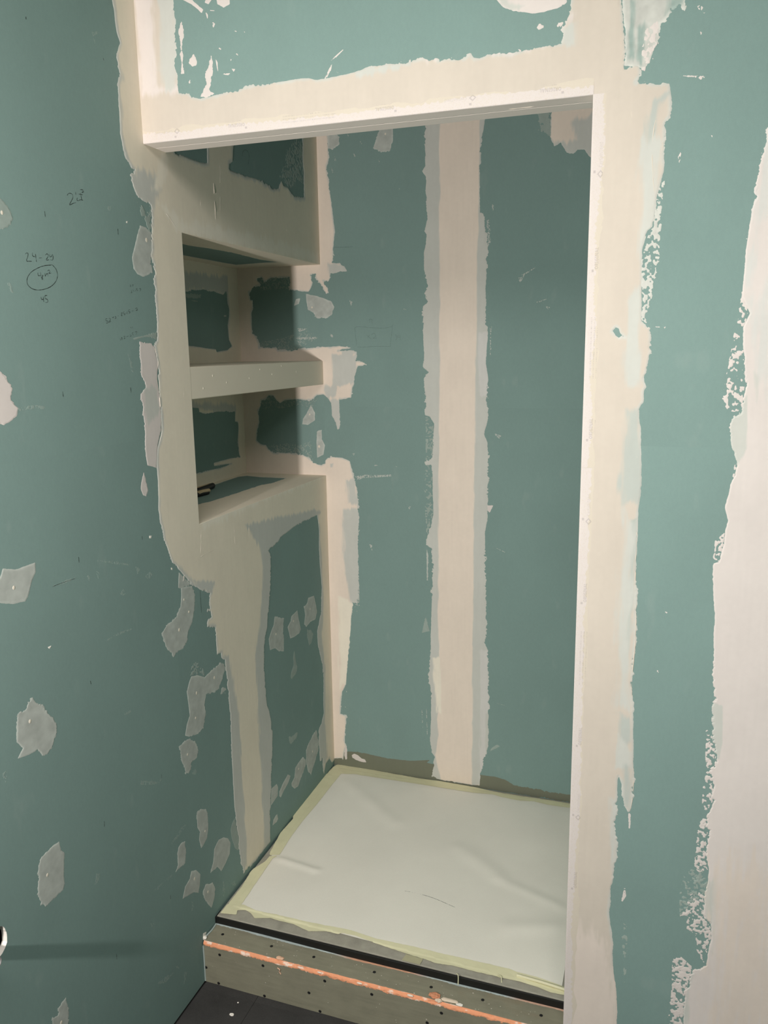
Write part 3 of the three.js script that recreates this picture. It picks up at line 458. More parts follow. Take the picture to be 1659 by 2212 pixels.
ridge('L', 'plaster_ridge', 2.5, 1.3, [-2947,20835,-3071,20727,-3094,20441,-3103,20017,-3107,19535,-3141,19337]);
ridge('L', 'plaster_ridge', 2.2, 0.6, [-2454,20432,-2423,20014,-2361,19588,-2405,19281]);
ridge('L', 'plaster_ridge', 3, 0.5, [-3509,21210,-3456,20451,-3360,19542]);
ridge('L', 'plaster_ridge', 2, 0.8, [-506,19464,-752,19283,-1049,19078,-1281,18933]);
ridge('L', 'plaster_ridge', 2, 1.2, [-7510,20062,-7546,19859,-7554,19684]);
ridge('L', 'plaster_ridge', 2.4, 1.2, [95,16097,5,15765,101,15508,76,15173,42,14796,51,14381,36,14113,166,13860]);
ridge('L', 'plaster_ridge', 2.2, 0.6, [-232,15535,-175,15161,-77,14788]);
ridge('L', 'plaster_ridge', 2.4, 0.6, [-891,14617,-1035,14923,-1197,15702,-1187,15936]);
ridge('L', 'plaster_ridge', 2, 0.7, [-1486,11498,-1435,11037,-1349,10626]);
ridge('L', 'plaster_ridge', 2, 1.0, [-1063,10526,-1427,10607,-2087,10632]);
ridge('L', 'plaster_ridge', 3, 0.7, [-3212,11279,-3255,10809,-3259,10389]);
ridge('L', 'plaster_ridge', 2.4, 0.8, [-4149,11138,-4122,10666,-4136,10205]);
ridge('L', 'plaster_ridge', 2, 0.6, [-455,10179,-591,10394,-714,10488]);
ridge('L', 'plaster_ridge', 3, 0.5, [-2512,8962,-2401,8458,-2205,8224,-1952,7954]);
ridge('L', 'plaster_ridge', 3, 0.4, [-2995,7364,-2976,6586,-2922,5334]);
ridge('L', 'plaster_ridge', 3, 0.4, [-4175,7747,-4116,6464,-4122,4794]);
ridge('L', 'plaster_ridge', 3, 0.7, [-2141,11348,-2770,11354,-3316,11328,-4007,11320]);
strokes('L', 'pencil_note', 'pencil', 1.3, [[2782,19125,2752,19162,2674,19186,2613,19168,2607,19121,2653,19057,2735,18951,2636,18995,2530,19031], [2514,19249,2509,19185], [2465,19135,2496,19090,2459,19079,2378,19108,2299,19112], [2359,19250,2353,19194,2339,19106], [2415,19216,2298,19219], [2365,19306,2298,19317,2261,19302,2319,19256,2250,19284]]);
strokes('L', 'pencil_note', 'pencil', 1.3, [[4118,17862,4081,17891,4045,17884,4057,17830,4102,17742,4036,17743,3962,17747], [3924,17912,3925,17850,3855,17842], [3847,17896,3840,17820,3834,17746], [3755,17828,3678,17838], [3572,17900,3522,17928,3490,17900,3561,17807,3477,17822], [3439,17929,3457,17887,3410,17884,3367,17936,3358,17881,3382,17823,3441,17826]]);
strokes('L', 'pencil_note', 'pencil', 1.3, [[3431,17723,3623,17696,3839,17626,4032,17525,4132,17410,4138,17317,4049,17246,3894,17221,3660,17254,3461,17330,3312,17453,3275,17552,3298,17647,3373,17712,3407,17730,3456,17716]]);
strokes('L', 'pencil_note', 'pencil', 1.2, [[3827,17549,3823,17495,3741,17509], [3752,17563,3752,17461], [3729,17510,3684,17505,3723,17471,3700,17433,3739,17438,3721,17487], [3630,17557,3632,17493,3598,17535,3561,17554,3556,17499], [3554,17602,3504,17622,3484,17600,3525,17557,3452,17571]]);
strokes('L', 'pencil_note', 'pencil', 1.2, [[3802,17096,3792,17049,3728,17060], [3738,17107,3740,17004], [3630,17132,3689,17122,3689,17070,3628,17057,3627,17009,3695,16995]]);
strokes('L', 'pencil_note', 'pencil', 1.0, [[1807,16740,1872,16730,1856,16695,1791,16687,1804,16651,1863,16645], [1764,16741,1704,16752,1709,16716,1774,16661,1683,16690], [1636,16763,1568,16783], [1597,16791,1601,16755], [1538,16793,1493,16794,1537,16748,1481,16768], [1432,16805,1401,16812], [1318,16873,1256,16884,1310,16818,1247,16829], [1177,16905,1230,16894,1212,16867,1152,16860,1201,16831], [1134,16879,1102,16884], [1081,16927,1074,16863], [969,16959,1032,16947,1020,16920,959,16913,1010,16874], [893,16934,828,16949], [759,16995,692,17010,679,16988,748,16948,665,16970]]);
strokes('L', 'pencil_note', 'pencil', 0.9, [[898,17523,870,17497,904,17477,858,17471], [804,17529,773,17522,809,17483], [867,17397,841,17352,890,17340], [803,17410,760,17366], [725,17396,693,17394], [623,17448,672,17436,613,17393], [558,17452,493,17447,533,17388]]);
strokes('L', 'pencil_note', 'pencil', 0.9, [[1416,16332,1393,16278,1338,16351,1330,16287], [1275,16361,1213,16371,1266,16315,1203,16325], [1167,16362,1088,16378], [1035,16419,993,16382,1042,16363], [904,16458,954,16439,896,16393], [839,16468,758,16479,815,16403], [1000,16578,972,16550], [935,16598,918,16551]]);
strokes('L', 'pencil_mark', 'pencil', 1.6, [[3483,18728,3474,18621]]);
strokes('L', 'pencil_mark', 'pencil', 1.6, [[1194,18689,1195,18565]]);
strokes('L', 'pencil_mark', 'pencil', 1.6, [[3432,15255,3424,15145]]);
strokes('L', 'pencil_mark', 'pencil', 1.6, [[1158,15225,1156,15101]]);
strokes('L', 'pencil_mark', 'pencil', 1.6, [[3338,5580,3350,5442]]);
strokes('L', 'pencil_mark', 'pencil', 1.6, [[3328,2126,3334,1984]]);
strokes('L', 'pencil_mark', 'pencil', 1.6, [[1074,5541,1073,5433]]);
strokes('L', 'pencil_mark', 'pencil', 1.6, [[1069,2095,1074,1984]]);
strokes('L', 'pencil_mark', 'pencil', 1.6, [[3402,11782,3399,11654]]);
strokes('L', 'pencil_mark', 'pencil', 1.6, [[1143,11738,1137,11642]]);
strokes('L', 'pencil_mark', 'pencil', 1.6, [[3508,22163,3512,22109]]);
strokes('L', 'pencil_mark', 'pencil', 1.6, [[1257,22121,1242,22077]]);
strokes('L', 'pencil_mark', 'pencil', 1.6, [[3380,8983,3370,8899]]);
strokes('L', 'pencil_mark', 'pencil', 0.9, [[4253,11371,3952,11369,3568,11354]]);
strokes('L', 'pencil_mark', 'pencil', 1.4, [[-1248,9719,-1244,9392,-1257,9079]]);
strokes('L', 'pencil_mark', 'pencil', 1.0, [[-4799,21388,-4842,21509,-4975,21587,-5133,21583,-5219,21472,-5130,21227]]);
piece('B', 'joint_plaster', 'lightenedCream', [[1,2580,90,2580,43,2312,42,2263,44,2238,36,2214,39,2178,43,2143,49,2102,55,2041,60,1999,53,1959,52,1912,48,1897,74,1893,91,1882,100,1866,65,1864,38,1862,39,1845,29,1834,11,1838,28,1809,29,1795,19,1793,5,1817,-18,1847,-19,1859,-36,1858,-28,1832,-40,1808,-47,1801,-73,1804,-104,1808,-120,1812,-119,1854,-146,1855,-187,1855,-218,1842,-229,1858,-248,1853,-234,1834,-257,1827,-269,1814,-281,1809,-276,1781,-265,1781,-268,1751,-275,1731,-275,1697,-275,1663,-258,1653,-248,1626,-248,1612,-214,1612,-180,1611,-173,1601,-157,1602,-127,1599,-90,1605,-67,1609,-63,1606,4,1612,34,1610,64,1613,99,1608,106,1605,75,1602,60,1596,122,1593,128,1589,124,1560,151,1558,168,1547,133,1541,120,1506,117,1479,110,1457,104,1432,77,1427,59,1424,60,1374,62,1326,50,1317,44,1340,30,1368,28,1412,17,1429,-1,1443,-26,1440,-45,1426,-45,1425,-79,1423,-105,1426,-155,1422,-174,1410,-189,1422,-200,1438,-219,1439,-231,1425,-251,1420,-252,1399,-264,1385,-262,1347,-273,1301,-278,1272,-259,1258,-239,1255,-228,1238,-209,1226,-143,1229,-94,1223,-68,1214,-49,1197,-19,1187,-4,1194,-3,1208,22,1219,65,1216,95,1205,103,1171,112,1137,120,1109,123,1069,124,1012,124,971,118,882,119,793,119,721,110,671,94,670,87,620,80,546,74,495,66,432,58,342,41,308,36,263,32,217,56,214,53,161,45,108,54,83,44,58,38,21,32,30,17,27,0,17,1,20,1,1149,-325,1149,-325,1892,1,1892]], { ragged: 3.5, thick: 0.8, cell: 1.8, feather: 7, tints: [['grey', 5, [39,1583,131,1582,120,1484,36,1468,40,1518]], ['grey', 5, [9,1474,54,1468,44,1440,17,1429,-1,1457]], ['grey', 5, [31,1892,106,1889,100,1858,35,1840,30,1872]], ['grey', 7, [60,1026,145,1030,125,648,82,669,61,849]], ['pale', 7, [38,690,101,671,69,420,58,342,31,320]], ['grey', 4, [72,1594,128,1593,98,1555,80,1572]], ['grey', 3, [16,1194,31,1195,27,1178,18,1180]], ['grey', 6, [78,1136,112,1137,125,1046,85,1050]], ['grey', 6, [79,1385,77,1318,19,1317,22,1424,59,1424]]] });
piece('B', 'joint_plaster', 'lightenedCream', [[385,2384,385,2314,382,2262,383,2186,372,2170,384,2152,385,2069,389,2020,378,1981,386,1971,383,1941,377,1912,377,1907,377,1857,388,1806,377,1781,390,1755,373,1745,373,1678,373,1621,376,1579,371,1537,389,1521,375,1500,378,1441,377,1374,394,1369,411,1345,405,1280,399,1220,376,1208,379,1200,402,1198,404,1115,407,1026,398,986,384,939,381,910,401,906,403,854,400,755,397,637,393,517,387,389,396,377,395,244,393,223,391,154,397,110,409,96,405,62,397,28,393,11,436,3,494,3,555,3,582,5,585,58,592,100,603,134,610,186,611,254,612,332,613,301,609,421,605,540,596,580,601,656,597,771,592,968,600,1019,600,1035,601,1231,597,1284,586,1311,599,1364,596,1442,599,1494,590,1551,596,1668,586,1673,587,1798,592,1896,586,1960,577,2025,565,2029,564,2153,568,2223,573,2269,580,2316,579,2365]], { ragged: 4.5, thick: 0.8, cell: 1.8, feather: 5, tints: [['grey', 3, [432,2380,431,1890,429,1495,426,1027,423,580,429,308,419,247,424,187,412,104,432,1,377,-9,378,341,370,1041,331,1909,335,2390]], ['pale', 5, [402,488,408,397,419,275,431,277,432,491]], ['grey', 2.5, [562,2366,564,2153,558,1884,555,1494,553,1033,551,474,552,293,551,363,553,4,631,17,627,373,659,1055,648,1894,641,2358]], ['cool', 4, [562,1648,594,1648,601,1442,569,1442]], ['cool', 4, [576,537,610,540,613,301,602,292,603,134,585,10,578,9,583,250]]] });
piece('B', 'joint_plaster', 'lightenedCream', [[784,2380,786,2317,785,2237,799,2210,818,2218,838,2187,857,2183,870,2193,889,2191,909,2167,946,2169,992,2165,984,2358]], { ragged: 6, thick: 0.6, cell: 2, tints: [['grey', 8, [854,2271,868,2283,996,2297,1001,2160,805,2176,804,2217,870,2220]]] });
piece('B', 'plaster_smear', 'faint', [[729,2327,781,2340,785,2246,764,2252,749,2280]], { ragged: 9, thick: 0.3, cell: 1.4 });
piece('B', 'filler_patch', 'thin', [[-56,1795,-23,1788,4,1780,39,1766,50,1747,40,1718,19,1710,-23,1714,-31,1728,-52,1739,-56,1763]], { ragged: 3, thick: 0.35, cell: 1.2, dots: [-35,1748] });
piece('B', 'filler_patch', 'thin', [[-51,1406,-37,1378,-38,1350,-66,1333,-88,1335,-84,1355,-71,1372]], { ragged: 1.5, thick: 0.35, cell: 1.2, dots: [-57,1371] });
piece('B', 'filler_patch', 'thin', [[-30,1310,-13,1314,-12,1282,-1,1260,-8,1225,-33,1213,-34,1271]], { ragged: 1.5, thick: 0.35, cell: 1.2, dots: [-24,1255] });
piece('B', 'filler_patch', 'thin', [[-96,1778,-80,1780,-84,1762,-103,1757]], { ragged: 1.5, thick: 0.35, cell: 1.2 });
piece('B', 'filler_patch', 'thin', [[227,2312,273,2320,273,2272,261,2244,231,2239,203,2254,216,2282]], { ragged: 3, thick: 0.35, cell: 1.2, dots: [247,2295] });
piece('B', 'filler_patch', 'thin', [[44,2317,72,2319,84,2298,82,2279,59,2263,42,2268]], { ragged: 3, thick: 0.35, cell: 1.2 });
piece('B', 'filler_patch', 'white', [[74,51,85,59,100,55,115,43,129,41,135,29,114,28,92,32,76,40]], { ragged: 1, thick: 0.35, cell: 1.2, lift: 0.3 });
piece('B', 'filler_patch', 'white', [[51,93,56,67,55,30,47,28,42,46,45,73]], { ragged: 1, thick: 0.35, cell: 1.2, lift: 0.3 });
piece('B', 'filler_patch', 'white', [[600,1065,619,1066,608,1041,600,1046]], { ragged: 2, thick: 0.35, cell: 1.2 });
piece('B', 'filler_patch', 'faint', [[376,641,391,589,361,579,368,611]], { ragged: 2, thick: 0.35, cell: 1.2 });
piece('B', 'filler_patch', 'thin', [[381,905,387,871,386,780,380,780]], { ragged: 3, thick: 0.35, cell: 1.2 });
piece('B', 'filler_patch', 'faint', [[618,154,629,169,644,180,655,175,640,163,620,148]], { ragged: 2, thick: 0.35, cell: 1.2 });
piece('B', 'plaster_speckle', 'faint', [[380,1369,411,1345,411,1280,402,1220,379,1214]], { speckle: 0.0, ragged: 2, thick: 0.3, cell: 1.4 });
piece('B', 'plaster_speckle', 'faint', [[375,1200,402,1198,407,1026,398,991,381,939,375,1041]], { speckle: 0.25, ragged: 2, thick: 0.3, cell: 1.4 });
piece('B', 'plaster_speckle', 'thin', [[100,658,114,696,121,793,120,648,109,635]], { speckle: 0.0, ragged: 2, thick: 0.3, cell: 1.2 });
piece('B', 'plaster_speckle', 'faint', [[-232,1255,-142,1264,-92,1258,-58,1273,-49,1200,-86,1220,-221,1231]], { speckle: 0.26, fine: true, ragged: 3, thick: 0.3, cell: 0.9 });
piece('B', 'plaster_speckle', 'faint', [[-251,1427,-211,1441,-189,1424,-155,1422,-97,1426,-23,1428,-50,1394,-98,1407,-214,1382,-252,1392]], { speckle: 0.26, fine: true, ragged: 3, thick: 0.3, cell: 0.9 });
piece('B', 'plaster_speckle', 'faint', [[-247,1632,-106,1653,-50,1672,-15,1642,-90,1606,-127,1600,-241,1612]], { speckle: 0.26, fine: true, ragged: 3, thick: 0.3, cell: 0.9 });
piece('B', 'plaster_speckle', 'faint', [[-248,1856,-121,1854,-120,1815,-231,1813]], { speckle: 0.26, fine: true, ragged: 3, thick: 0.3, cell: 0.9 });
piece('B', 'sealing_slurry', 'slurry', [[2,-2,-2,28,18,62,63,65,93,66,125,67,221,59,315,64,389,79,377,66,585,50,638,51,675,45,705,30,774,27,839,25,910,25,970,24,1000,0]], { ragged: 3, thick: 0.4, cell: 2 });
piece('B', 'plaster_scuff', 'thin', [[109,1766,116,1761,113,1749]], { ragged: 1.5, thick: 0.3, cell: 0.8, grow: 1.2, speckle: -0.12, fine: true });
piece('B', 'plaster_scuff', 'thin', [[299,1734,316,1730,302,1732]], { ragged: 1.5, thick: 0.3, cell: 0.8, grow: 1.2, speckle: -0.12, fine: true });
piece('B', 'plaster_scuff', 'thin', [[29,1655,41,1651,43,1644,36,1645]], { ragged: 1.5, thick: 0.3, cell: 0.8, grow: 1.2, speckle: -0.12, fine: true });
piece('B', 'plaster_scuff', 'thin', [[164,900,173,897,174,877]], { ragged: 1.5, thick: 0.3, cell: 0.8, grow: 1.2, speckle: -0.12, fine: true });
piece('B', 'plaster_scuff', 'thin', [[112,1149,148,1155,196,1156,249,1159,249,1155,196,1150,148,1146,121,1138]], { ragged: 1.5, thick: 0.3, cell: 0.8, grow: 1.2, speckle: -0.12, fine: true });
piece('B', 'plaster_scuff', 'thin', [[105,1231,114,1233,109,1227]], { ragged: 1.5, thick: 0.3, cell: 0.8, grow: 1.2, speckle: -0.12, fine: true });
piece('B', 'plaster_scuff', 'thin', [[188,1192,199,1192]], { ragged: 1.5, thick: 0.3, cell: 0.8, grow: 1.2, speckle: -0.12, fine: true });
piece('B', 'plaster_scuff', 'thin', [[267,1191,274,1189]], { ragged: 1.5, thick: 0.3, cell: 0.8, grow: 1.2, speckle: -0.12, fine: true });
piece('B', 'plaster_scuff', 'thin', [[312,1049,323,1047,318,1039]], { ragged: 1.5, thick: 0.3, cell: 0.8, grow: 1.2, speckle: -0.12, fine: true });
piece('B', 'plaster_scuff', 'thin', [[624,1311,643,1306,637,1298]], { ragged: 1.5, thick: 0.3, cell: 0.8, grow: 1.2, speckle: -0.12, fine: true });
piece('B', 'plaster_scuff', 'thin', [[634,915,662,903]], { ragged: 1.5, thick: 0.3, cell: 0.8, grow: 1.2, speckle: -0.12, fine: true });
piece('B', 'plaster_scuff', 'thin', [[641,341,669,336]], { ragged: 1.5, thick: 0.3, cell: 0.8, grow: 1.2, speckle: -0.12, fine: true });
piece('B', 'plaster_scuff', 'thin', [[65,2241,69,2226,66,2229]], { ragged: 1.5, thick: 0.3, cell: 0.8, grow: 1.2, speckle: -0.12, fine: true });
piece('B', 'plaster_scuff', 'thin', [[54,2205,61,2187,57,2187]], { ragged: 1.5, thick: 0.3, cell: 0.8, grow: 1.2, speckle: -0.12, fine: true });
piece('B', 'plaster_scuff', 'thin', [[135,2243,138,2235]], { ragged: 1.5, thick: 0.3, cell: 0.8, grow: 1.2, speckle: -0.12, fine: true });
piece('B', 'plaster_scuff', 'thin', [[158,2280,163,2272]], { ragged: 1.5, thick: 0.3, cell: 0.8, grow: 1.2, speckle: -0.12, fine: true });
piece('B', 'plaster_scuff', 'thin', [[220,2218,224,2211]], { ragged: 1.5, thick: 0.3, cell: 0.8, grow: 1.2, speckle: -0.12, fine: true });
piece('B', 'plaster_scuff', 'thin', [[114,2308,116,2300]], { ragged: 1.5, thick: 0.3, cell: 0.8, grow: 1.2, speckle: -0.12, fine: true });
piece('B', 'plaster_scuff', 'thin', [[292,2120,298,2117]], { ragged: 1.5, thick: 0.3, cell: 0.8, grow: 1.2, speckle: -0.12, fine: true });
piece('B', 'plaster_scuff', 'thin', [[605,2050,610,2045,608,2033]], { ragged: 1.5, thick: 0.3, cell: 0.8, grow: 1.2, speckle: -0.12, fine: true });
piece('B', 'plaster_scuff', 'thin', [[590,2003,595,2003,600,1935,594,1925]], { ragged: 1.5, thick: 0.3, cell: 0.8, grow: 1.2, speckle: -0.12, fine: true });
piece('B', 'plaster_scuff', 'thin', [[602,1663,607,1668,604,1576]], { ragged: 1.5, thick: 0.3, cell: 0.8, grow: 1.2, speckle: -0.12, fine: true });
piece('B', 'plaster_scuff', 'thin', [[694,1819,719,1835,746,1848,714,1830,699,1806]], { ragged: 1.5, thick: 0.3, cell: 0.8, grow: 1.2, speckle: -0.12, fine: true });
piece('B', 'plaster_scuff', 'thin', [[756,1741,786,1750,766,1743]], { ragged: 1.5, thick: 0.3, cell: 0.8, grow: 1.2, speckle: -0.12, fine: true });
piece('B', 'plaster_scuff', 'thin', [[786,1725,795,1723,792,1719]], { ragged: 1.5, thick: 0.3, cell: 0.8, grow: 1.2, speckle: -0.12, fine: true });
piece('B', 'plaster_scuff', 'thin', [[57,317,60,311]], { ragged: 1.5, thick: 0.3, cell: 0.8, grow: 1.2, speckle: -0.12, fine: true });
piece('B', 'plaster_scuff', 'thin', [[52,249,58,240]], { ragged: 1.5, thick: 0.3, cell: 0.8, grow: 1.2, speckle: -0.12, fine: true });
piece('B', 'plaster_scuff', 'thin', [[359,286,362,205]], { ragged: 1.5, thick: 0.3, cell: 0.8, grow: 1.2, speckle: -0.12, fine: true });
piece('B', 'plaster_scuff', 'thin', [[377,282,380,182]], { ragged: 1.5, thick: 0.3, cell: 0.8, grow: 1.2, speckle: -0.12, fine: true });
piece('B', 'plaster_scuff', 'thin', [[338,56,344,65,345,61,341,52]], { ragged: 1.5, thick: 0.3, cell: 0.8, grow: 1.2, speckle: -0.12, fine: true });
piece('B', 'plaster_scuff', 'thin', [[-101,1643,-22,1645,-22,1640,-88,1638]], { ragged: 1.5, thick: 0.3, cell: 0.8, grow: 1.2, speckle: -0.12, fine: true });
piece('B', 'plaster_scuff', 'thin', [[-94,1676,-58,1674,-87,1666]], { ragged: 1.5, thick: 0.3, cell: 0.8, grow: 1.2, speckle: -0.12, fine: true });
piece('B', 'plaster_scuff', 'thin', [[-96,1632,-78,1630,-89,1625]], { ragged: 1.5, thick: 0.3, cell: 0.8, grow: 1.2, speckle: -0.12, fine: true });
strokes('B', 'pencil_note', 'graphite', 0.9, [[1247,16721,1279,16758,1363,16775,1611,16760,1775,16738,2021,16723,2265,16705,2468,16723,2610,16748], [1247,16721,1263,16521,1286,16329,1296,16138], [1316,16084,1596,16076,1886,16091,2194,16090,2550,16081], [2631,16813,2619,16644,2586,16457,2563,16269,2550,16081]]);
strokes('B', 'pencil_note', 'graphite', 0.9, [[1677,16494,1748,16426,1850,16342], [1791,16491,1717,16398], [1863,16490,1915,16531,1986,16522,2016,16468,1984,16412,1912,16366,2066,16376]]);
strokes('B', 'pencil_note', 'graphite', 0.9, [[1780,17002,1801,17016,1809,16888], [1801,17016,1873,17015], [1852,17000,1903,17008,1882,16952,1890,16877]]);
strokes('B', 'pencil_note', 'graphite', 0.9, [[2717,16464,2768,16463,2757,16416,2787,16388,2776,16332,2729,16300], [2828,16462,2817,16397,2898,16380], [2889,16470,2904,16376,2900,16282]]);
strokes('B', 'pencil_mark', 'graphite', 1.2, [[544,19471,845,19456,1247,19451]]);
strokes('B', 'pencil_mark', 'graphite', 0.8, [[5539,9156,5485,8870]]);
strokes('B', 'pencil_mark', 'graphite', 1.2, [[5375,8534,5487,8542]]);
piece('F', 'joint_plaster', 'darkenedCream', [[1,2620,1,2070,1003,2070,1003,-155,1124,6,1124,79,1121,126,1114,171,1108,216,1108,256,1103,291,1097,332,1099,387,1104,435,1107,477,1106,515,1103,557,1103,586,1103,629,1102,663,1104,674,1110,658,1113,636,1117,606,1126,590,1131,590,1136,626,1137,663,1135,701,1133,736,1131,776,1128,844,1123,886,1125,933,1126,968,1126,1002,1124,1071,1121,1138,1121,1188,1120,1244,1120,1267,1122,1297,1123,1346,1119,1393,1117,1440,1112,1456,1111,1475,1117,1484,1121,1490,1120,1512,1124,1518,1119,1533,1123,1552,1125,1576,1128,1591,1126,1606,1125,1633,1119,1635,1110,1645,1108,1684,1106,1728,1105,1754,1104,1781,1111,1810,1125,1826,1123,1852,1128,1880,1132,1902,1138,1921,1136,1949,1137,1976,1136,2006,1145,2019,1144,2051,1140,2074,1127,2077,1124,2073,1104,2078,1081,2083,1087,2095,1085,2111,1060,2111,1058,2146,1054,2186,1049,2227,1046,2279,956,2292,956,2239,953,2223,947,2204,935,2204,932,2198,944,2198,940,2190,943,2179,939,2166,915,2166,880,2165,847,2159,810,2162,773,2160,763,2169,748,2162,719,2164,700,2164,696,2169,670,2170,628,2169,574,2171,554,2170,519,2163,478,2159,435,2157,414,2163,381,2163,326,2162,289,2161,232,2156,189,2152,158,2149,136,2155,123,2166,101,2165,102,2197,94,2230,104,2260,98,2283,102,2308,98,2336,101,2354,106,2415,33,2720]], { ragged: 3.5, thick: 1.0, cell: 2.15, feather: 7, cut: [[1061,1637,1067,1633,1069,1625,1079,1616,1072,1618,1068,1615,1060,1621,1056,1627,1054,1628]], tints: [['white', 8, [8,2175,143,2161,301,2175,506,2174,841,2164,942,2171,958,2212,40,2184,52,2380,-4,2387]], ['grey', 7, [60,2379,103,2373,106,2260,92,2179,67,2168,59,2218,69,2296]], ['grey', 5, [520,2166,641,2170,641,2161,519,2151]], ['grey', 5, [938,2193,964,2198,965,2160,942,2163]], ['thin', 5, [1141,2059,1123,2042,1117,2016,1114,1978,1115,1936,1102,1951,1104,2020,1111,2046]], ['grey', 9, [1095,1980,1134,1976,1131,1865,1118,1781,1104,1767,1102,1896]], ['grey', 7, [1082,1685,1104,1714,1110,1645,1109,1594,1109,1518,1086,1518,1081,1564]], ['thin', 8, [1086,1474,1111,1475,1119,1409,1120,1281,1089,1280,1083,1312,1088,1424]], ['green', 5, [1103,1250,1117,1251,1117,1138,1116,1036,1114,966,1110,913,1104,912,1105,1035,1107,1154]], ['grey', 10, [1093,1269,1117,1244,1117,1138,1118,1036,1118,967,1117,832,1097,840,1092,964,1091,1068,1094,1170]], ['thin', 6, [1101,823,1121,807,1126,761,1102,713]], ['grey', 5, [1100,772,1131,732,1132,695,1096,689]], ['thin', 6, [1115,701,1127,703,1132,625,1130,594,1121,609,1114,659]], ['grey', 8, [1100,229,1115,171,1123,111,1123,31,1114,76,1102,183]], ['grey', 8, [1093,613,1103,615,1106,529,1102,441,1097,440]], ['rose', 25, [1026,276,1117,245,1148,12,988,-35,993,188]]] });
piece('F', 'plaster_smear', 'grey', [[1047,2279,1049,2227,1057,2173,1058,2114,1086,2108,1092,2101,1103,2114,1106,2132,1117,2152,1119,2178,1127,2182,1137,2199,1161,2201,1157,2263]], { ragged: 7, thick: 0.4, cell: 1.4, tints: [['green', 6, [1065,2224,1073,2223,1070,2171,1065,2145,1063,2172]], ['green', 5, [1091,2187,1097,2176,1089,2111,1080,2122,1078,2176]], ['green', 8, [1133,2266,1126,2190,1142,2199,1161,2204,1157,2263]], ['green', 7, [1057,2186,1073,2158,1080,2122,1063,2124]]] });
piece('F', 'plaster_smear', 'white', [[827,2297,815,2280,814,2258,827,2244,848,2235,858,2232,885,2225,905,2225,929,2229,949,2237,939,2260,913,2280,868,2294]], { ragged: 2, thick: 0.5, cell: 1.4, tints: [['grey', 4, [839,2247,872,2241,858,2236,833,2242]], ['grey', 5, [812,2264,836,2261,846,2238,824,2246]]] });
piece('F', 'plaster_smear', 'white', [[118,2309,122,2289,116,2259,116,2227,117,2205,110,2206,112,2259,110,2291]], { ragged: 2, thick: 0.5, cell: 1.3 });
piece('F', 'plaster_smear', 'white', [[144,2240,151,2226,149,2217,139,2217,131,2226,138,2234]], { ragged: 2, thick: 0.5, cell: 1.3 });
piece('F', 'plaster_smear', 'white', [[187,2233,190,2219,186,2181,180,2166,188,2156,170,2150,156,2154,171,2177,168,2193,179,2211]], { ragged: 2, thick: 0.5, cell: 1.3 });
piece('F', 'plaster_smear', 'white', [[130,2369,151,2345,173,2326,169,2321,147,2339,125,2351]], { ragged: 2, thick: 0.5, cell: 1.3 });
piece('F', 'plaster_smear', 'white', [[204,2359,240,2354,238,2328,223,2323,208,2332]], { ragged: 2, thick: 0.5, cell: 1.3 });
piece('F', 'plaster_smear', 'white', [[178,2339,191,2361,201,2347,187,2334]], { ragged: 2, thick: 0.5, cell: 1.3 });
piece('F', 'plaster_smear', 'white', [[180,2318,184,2316,185,2305,182,2305]], { ragged: 2, thick: 0.5, cell: 1.3 });
piece('F', 'plaster_smear', 'white', [[198,2224,202,2217,202,2199,200,2205]], { ragged: 2, thick: 0.5, cell: 1.3 });
piece('F', 'plaster_smear', 'white', [[236,2201,244,2199,240,2194]], { ragged: 2, thick: 0.5, cell: 1.3 });
piece('F', 'plaster_smear', 'white', [[893,2199,900,2205,907,2201,902,2195]], { ragged: 2, thick: 0.5, cell: 1.3 });
piece('F', 'plaster_smear', 'white', [[933,2202,941,2204,938,2194]], { ragged: 2, thick: 0.5, cell: 1.3 });
piece('F', 'plaster_fleck', 'white', [[185,2262,189,2261,186,2259]], { ragged: 1, thick: 0.4, cell: 0.8, grow: 0.8, speckle: -0.3, fine: true });
piece('F', 'plaster_fleck', 'white', [[196,2296,199,2294,196,2289]], { ragged: 1, thick: 0.4, cell: 0.8, grow: 0.8, speckle: -0.3, fine: true });
piece('F', 'plaster_fleck', 'white', [[213,2193,230,2192,226,2190]], { ragged: 1, thick: 0.4, cell: 0.8, grow: 0.8, speckle: -0.3, fine: true });
piece('F', 'plaster_fleck', 'white', [[234,2221,236,2219,234,2217]], { ragged: 1, thick: 0.4, cell: 0.8, grow: 0.8, speckle: -0.3, fine: true });
piece('F', 'plaster_fleck', 'white', [[248,2274,251,2273]], { ragged: 1, thick: 0.4, cell: 0.8, grow: 0.8, speckle: -0.3, fine: true });
piece('F', 'plaster_fleck', 'white', [[269,2271,271,2269]], { ragged: 1, thick: 0.4, cell: 0.8, grow: 0.8, speckle: -0.3, fine: true });
piece('F', 'plaster_fleck', 'white', [[249,2229,252,2227]], { ragged: 1, thick: 0.4, cell: 0.8, grow: 0.8, speckle: -0.3, fine: true });
piece('F', 'plaster_fleck', 'white', [[208,2245,211,2243]], { ragged: 1, thick: 0.4, cell: 0.8, grow: 0.8, speckle: -0.3, fine: true });
piece('F', 'plaster_fleck', 'white', [[190,2322,200,2320]], { ragged: 1, thick: 0.4, cell: 0.8, grow: 0.8, speckle: -0.3, fine: true });
piece('F', 'plaster_fleck', 'white', [[127,2194,133,2186,129,2184]], { ragged: 1, thick: 0.4, cell: 0.8, grow: 0.8, speckle: -0.3, fine: true });
piece('F', 'plaster_fleck', 'white', [[453,2158,460,2170,469,2183,467,2175,458,2161]], { ragged: 1, thick: 0.4, cell: 0.8, grow: 0.8, speckle: -0.3, fine: true });
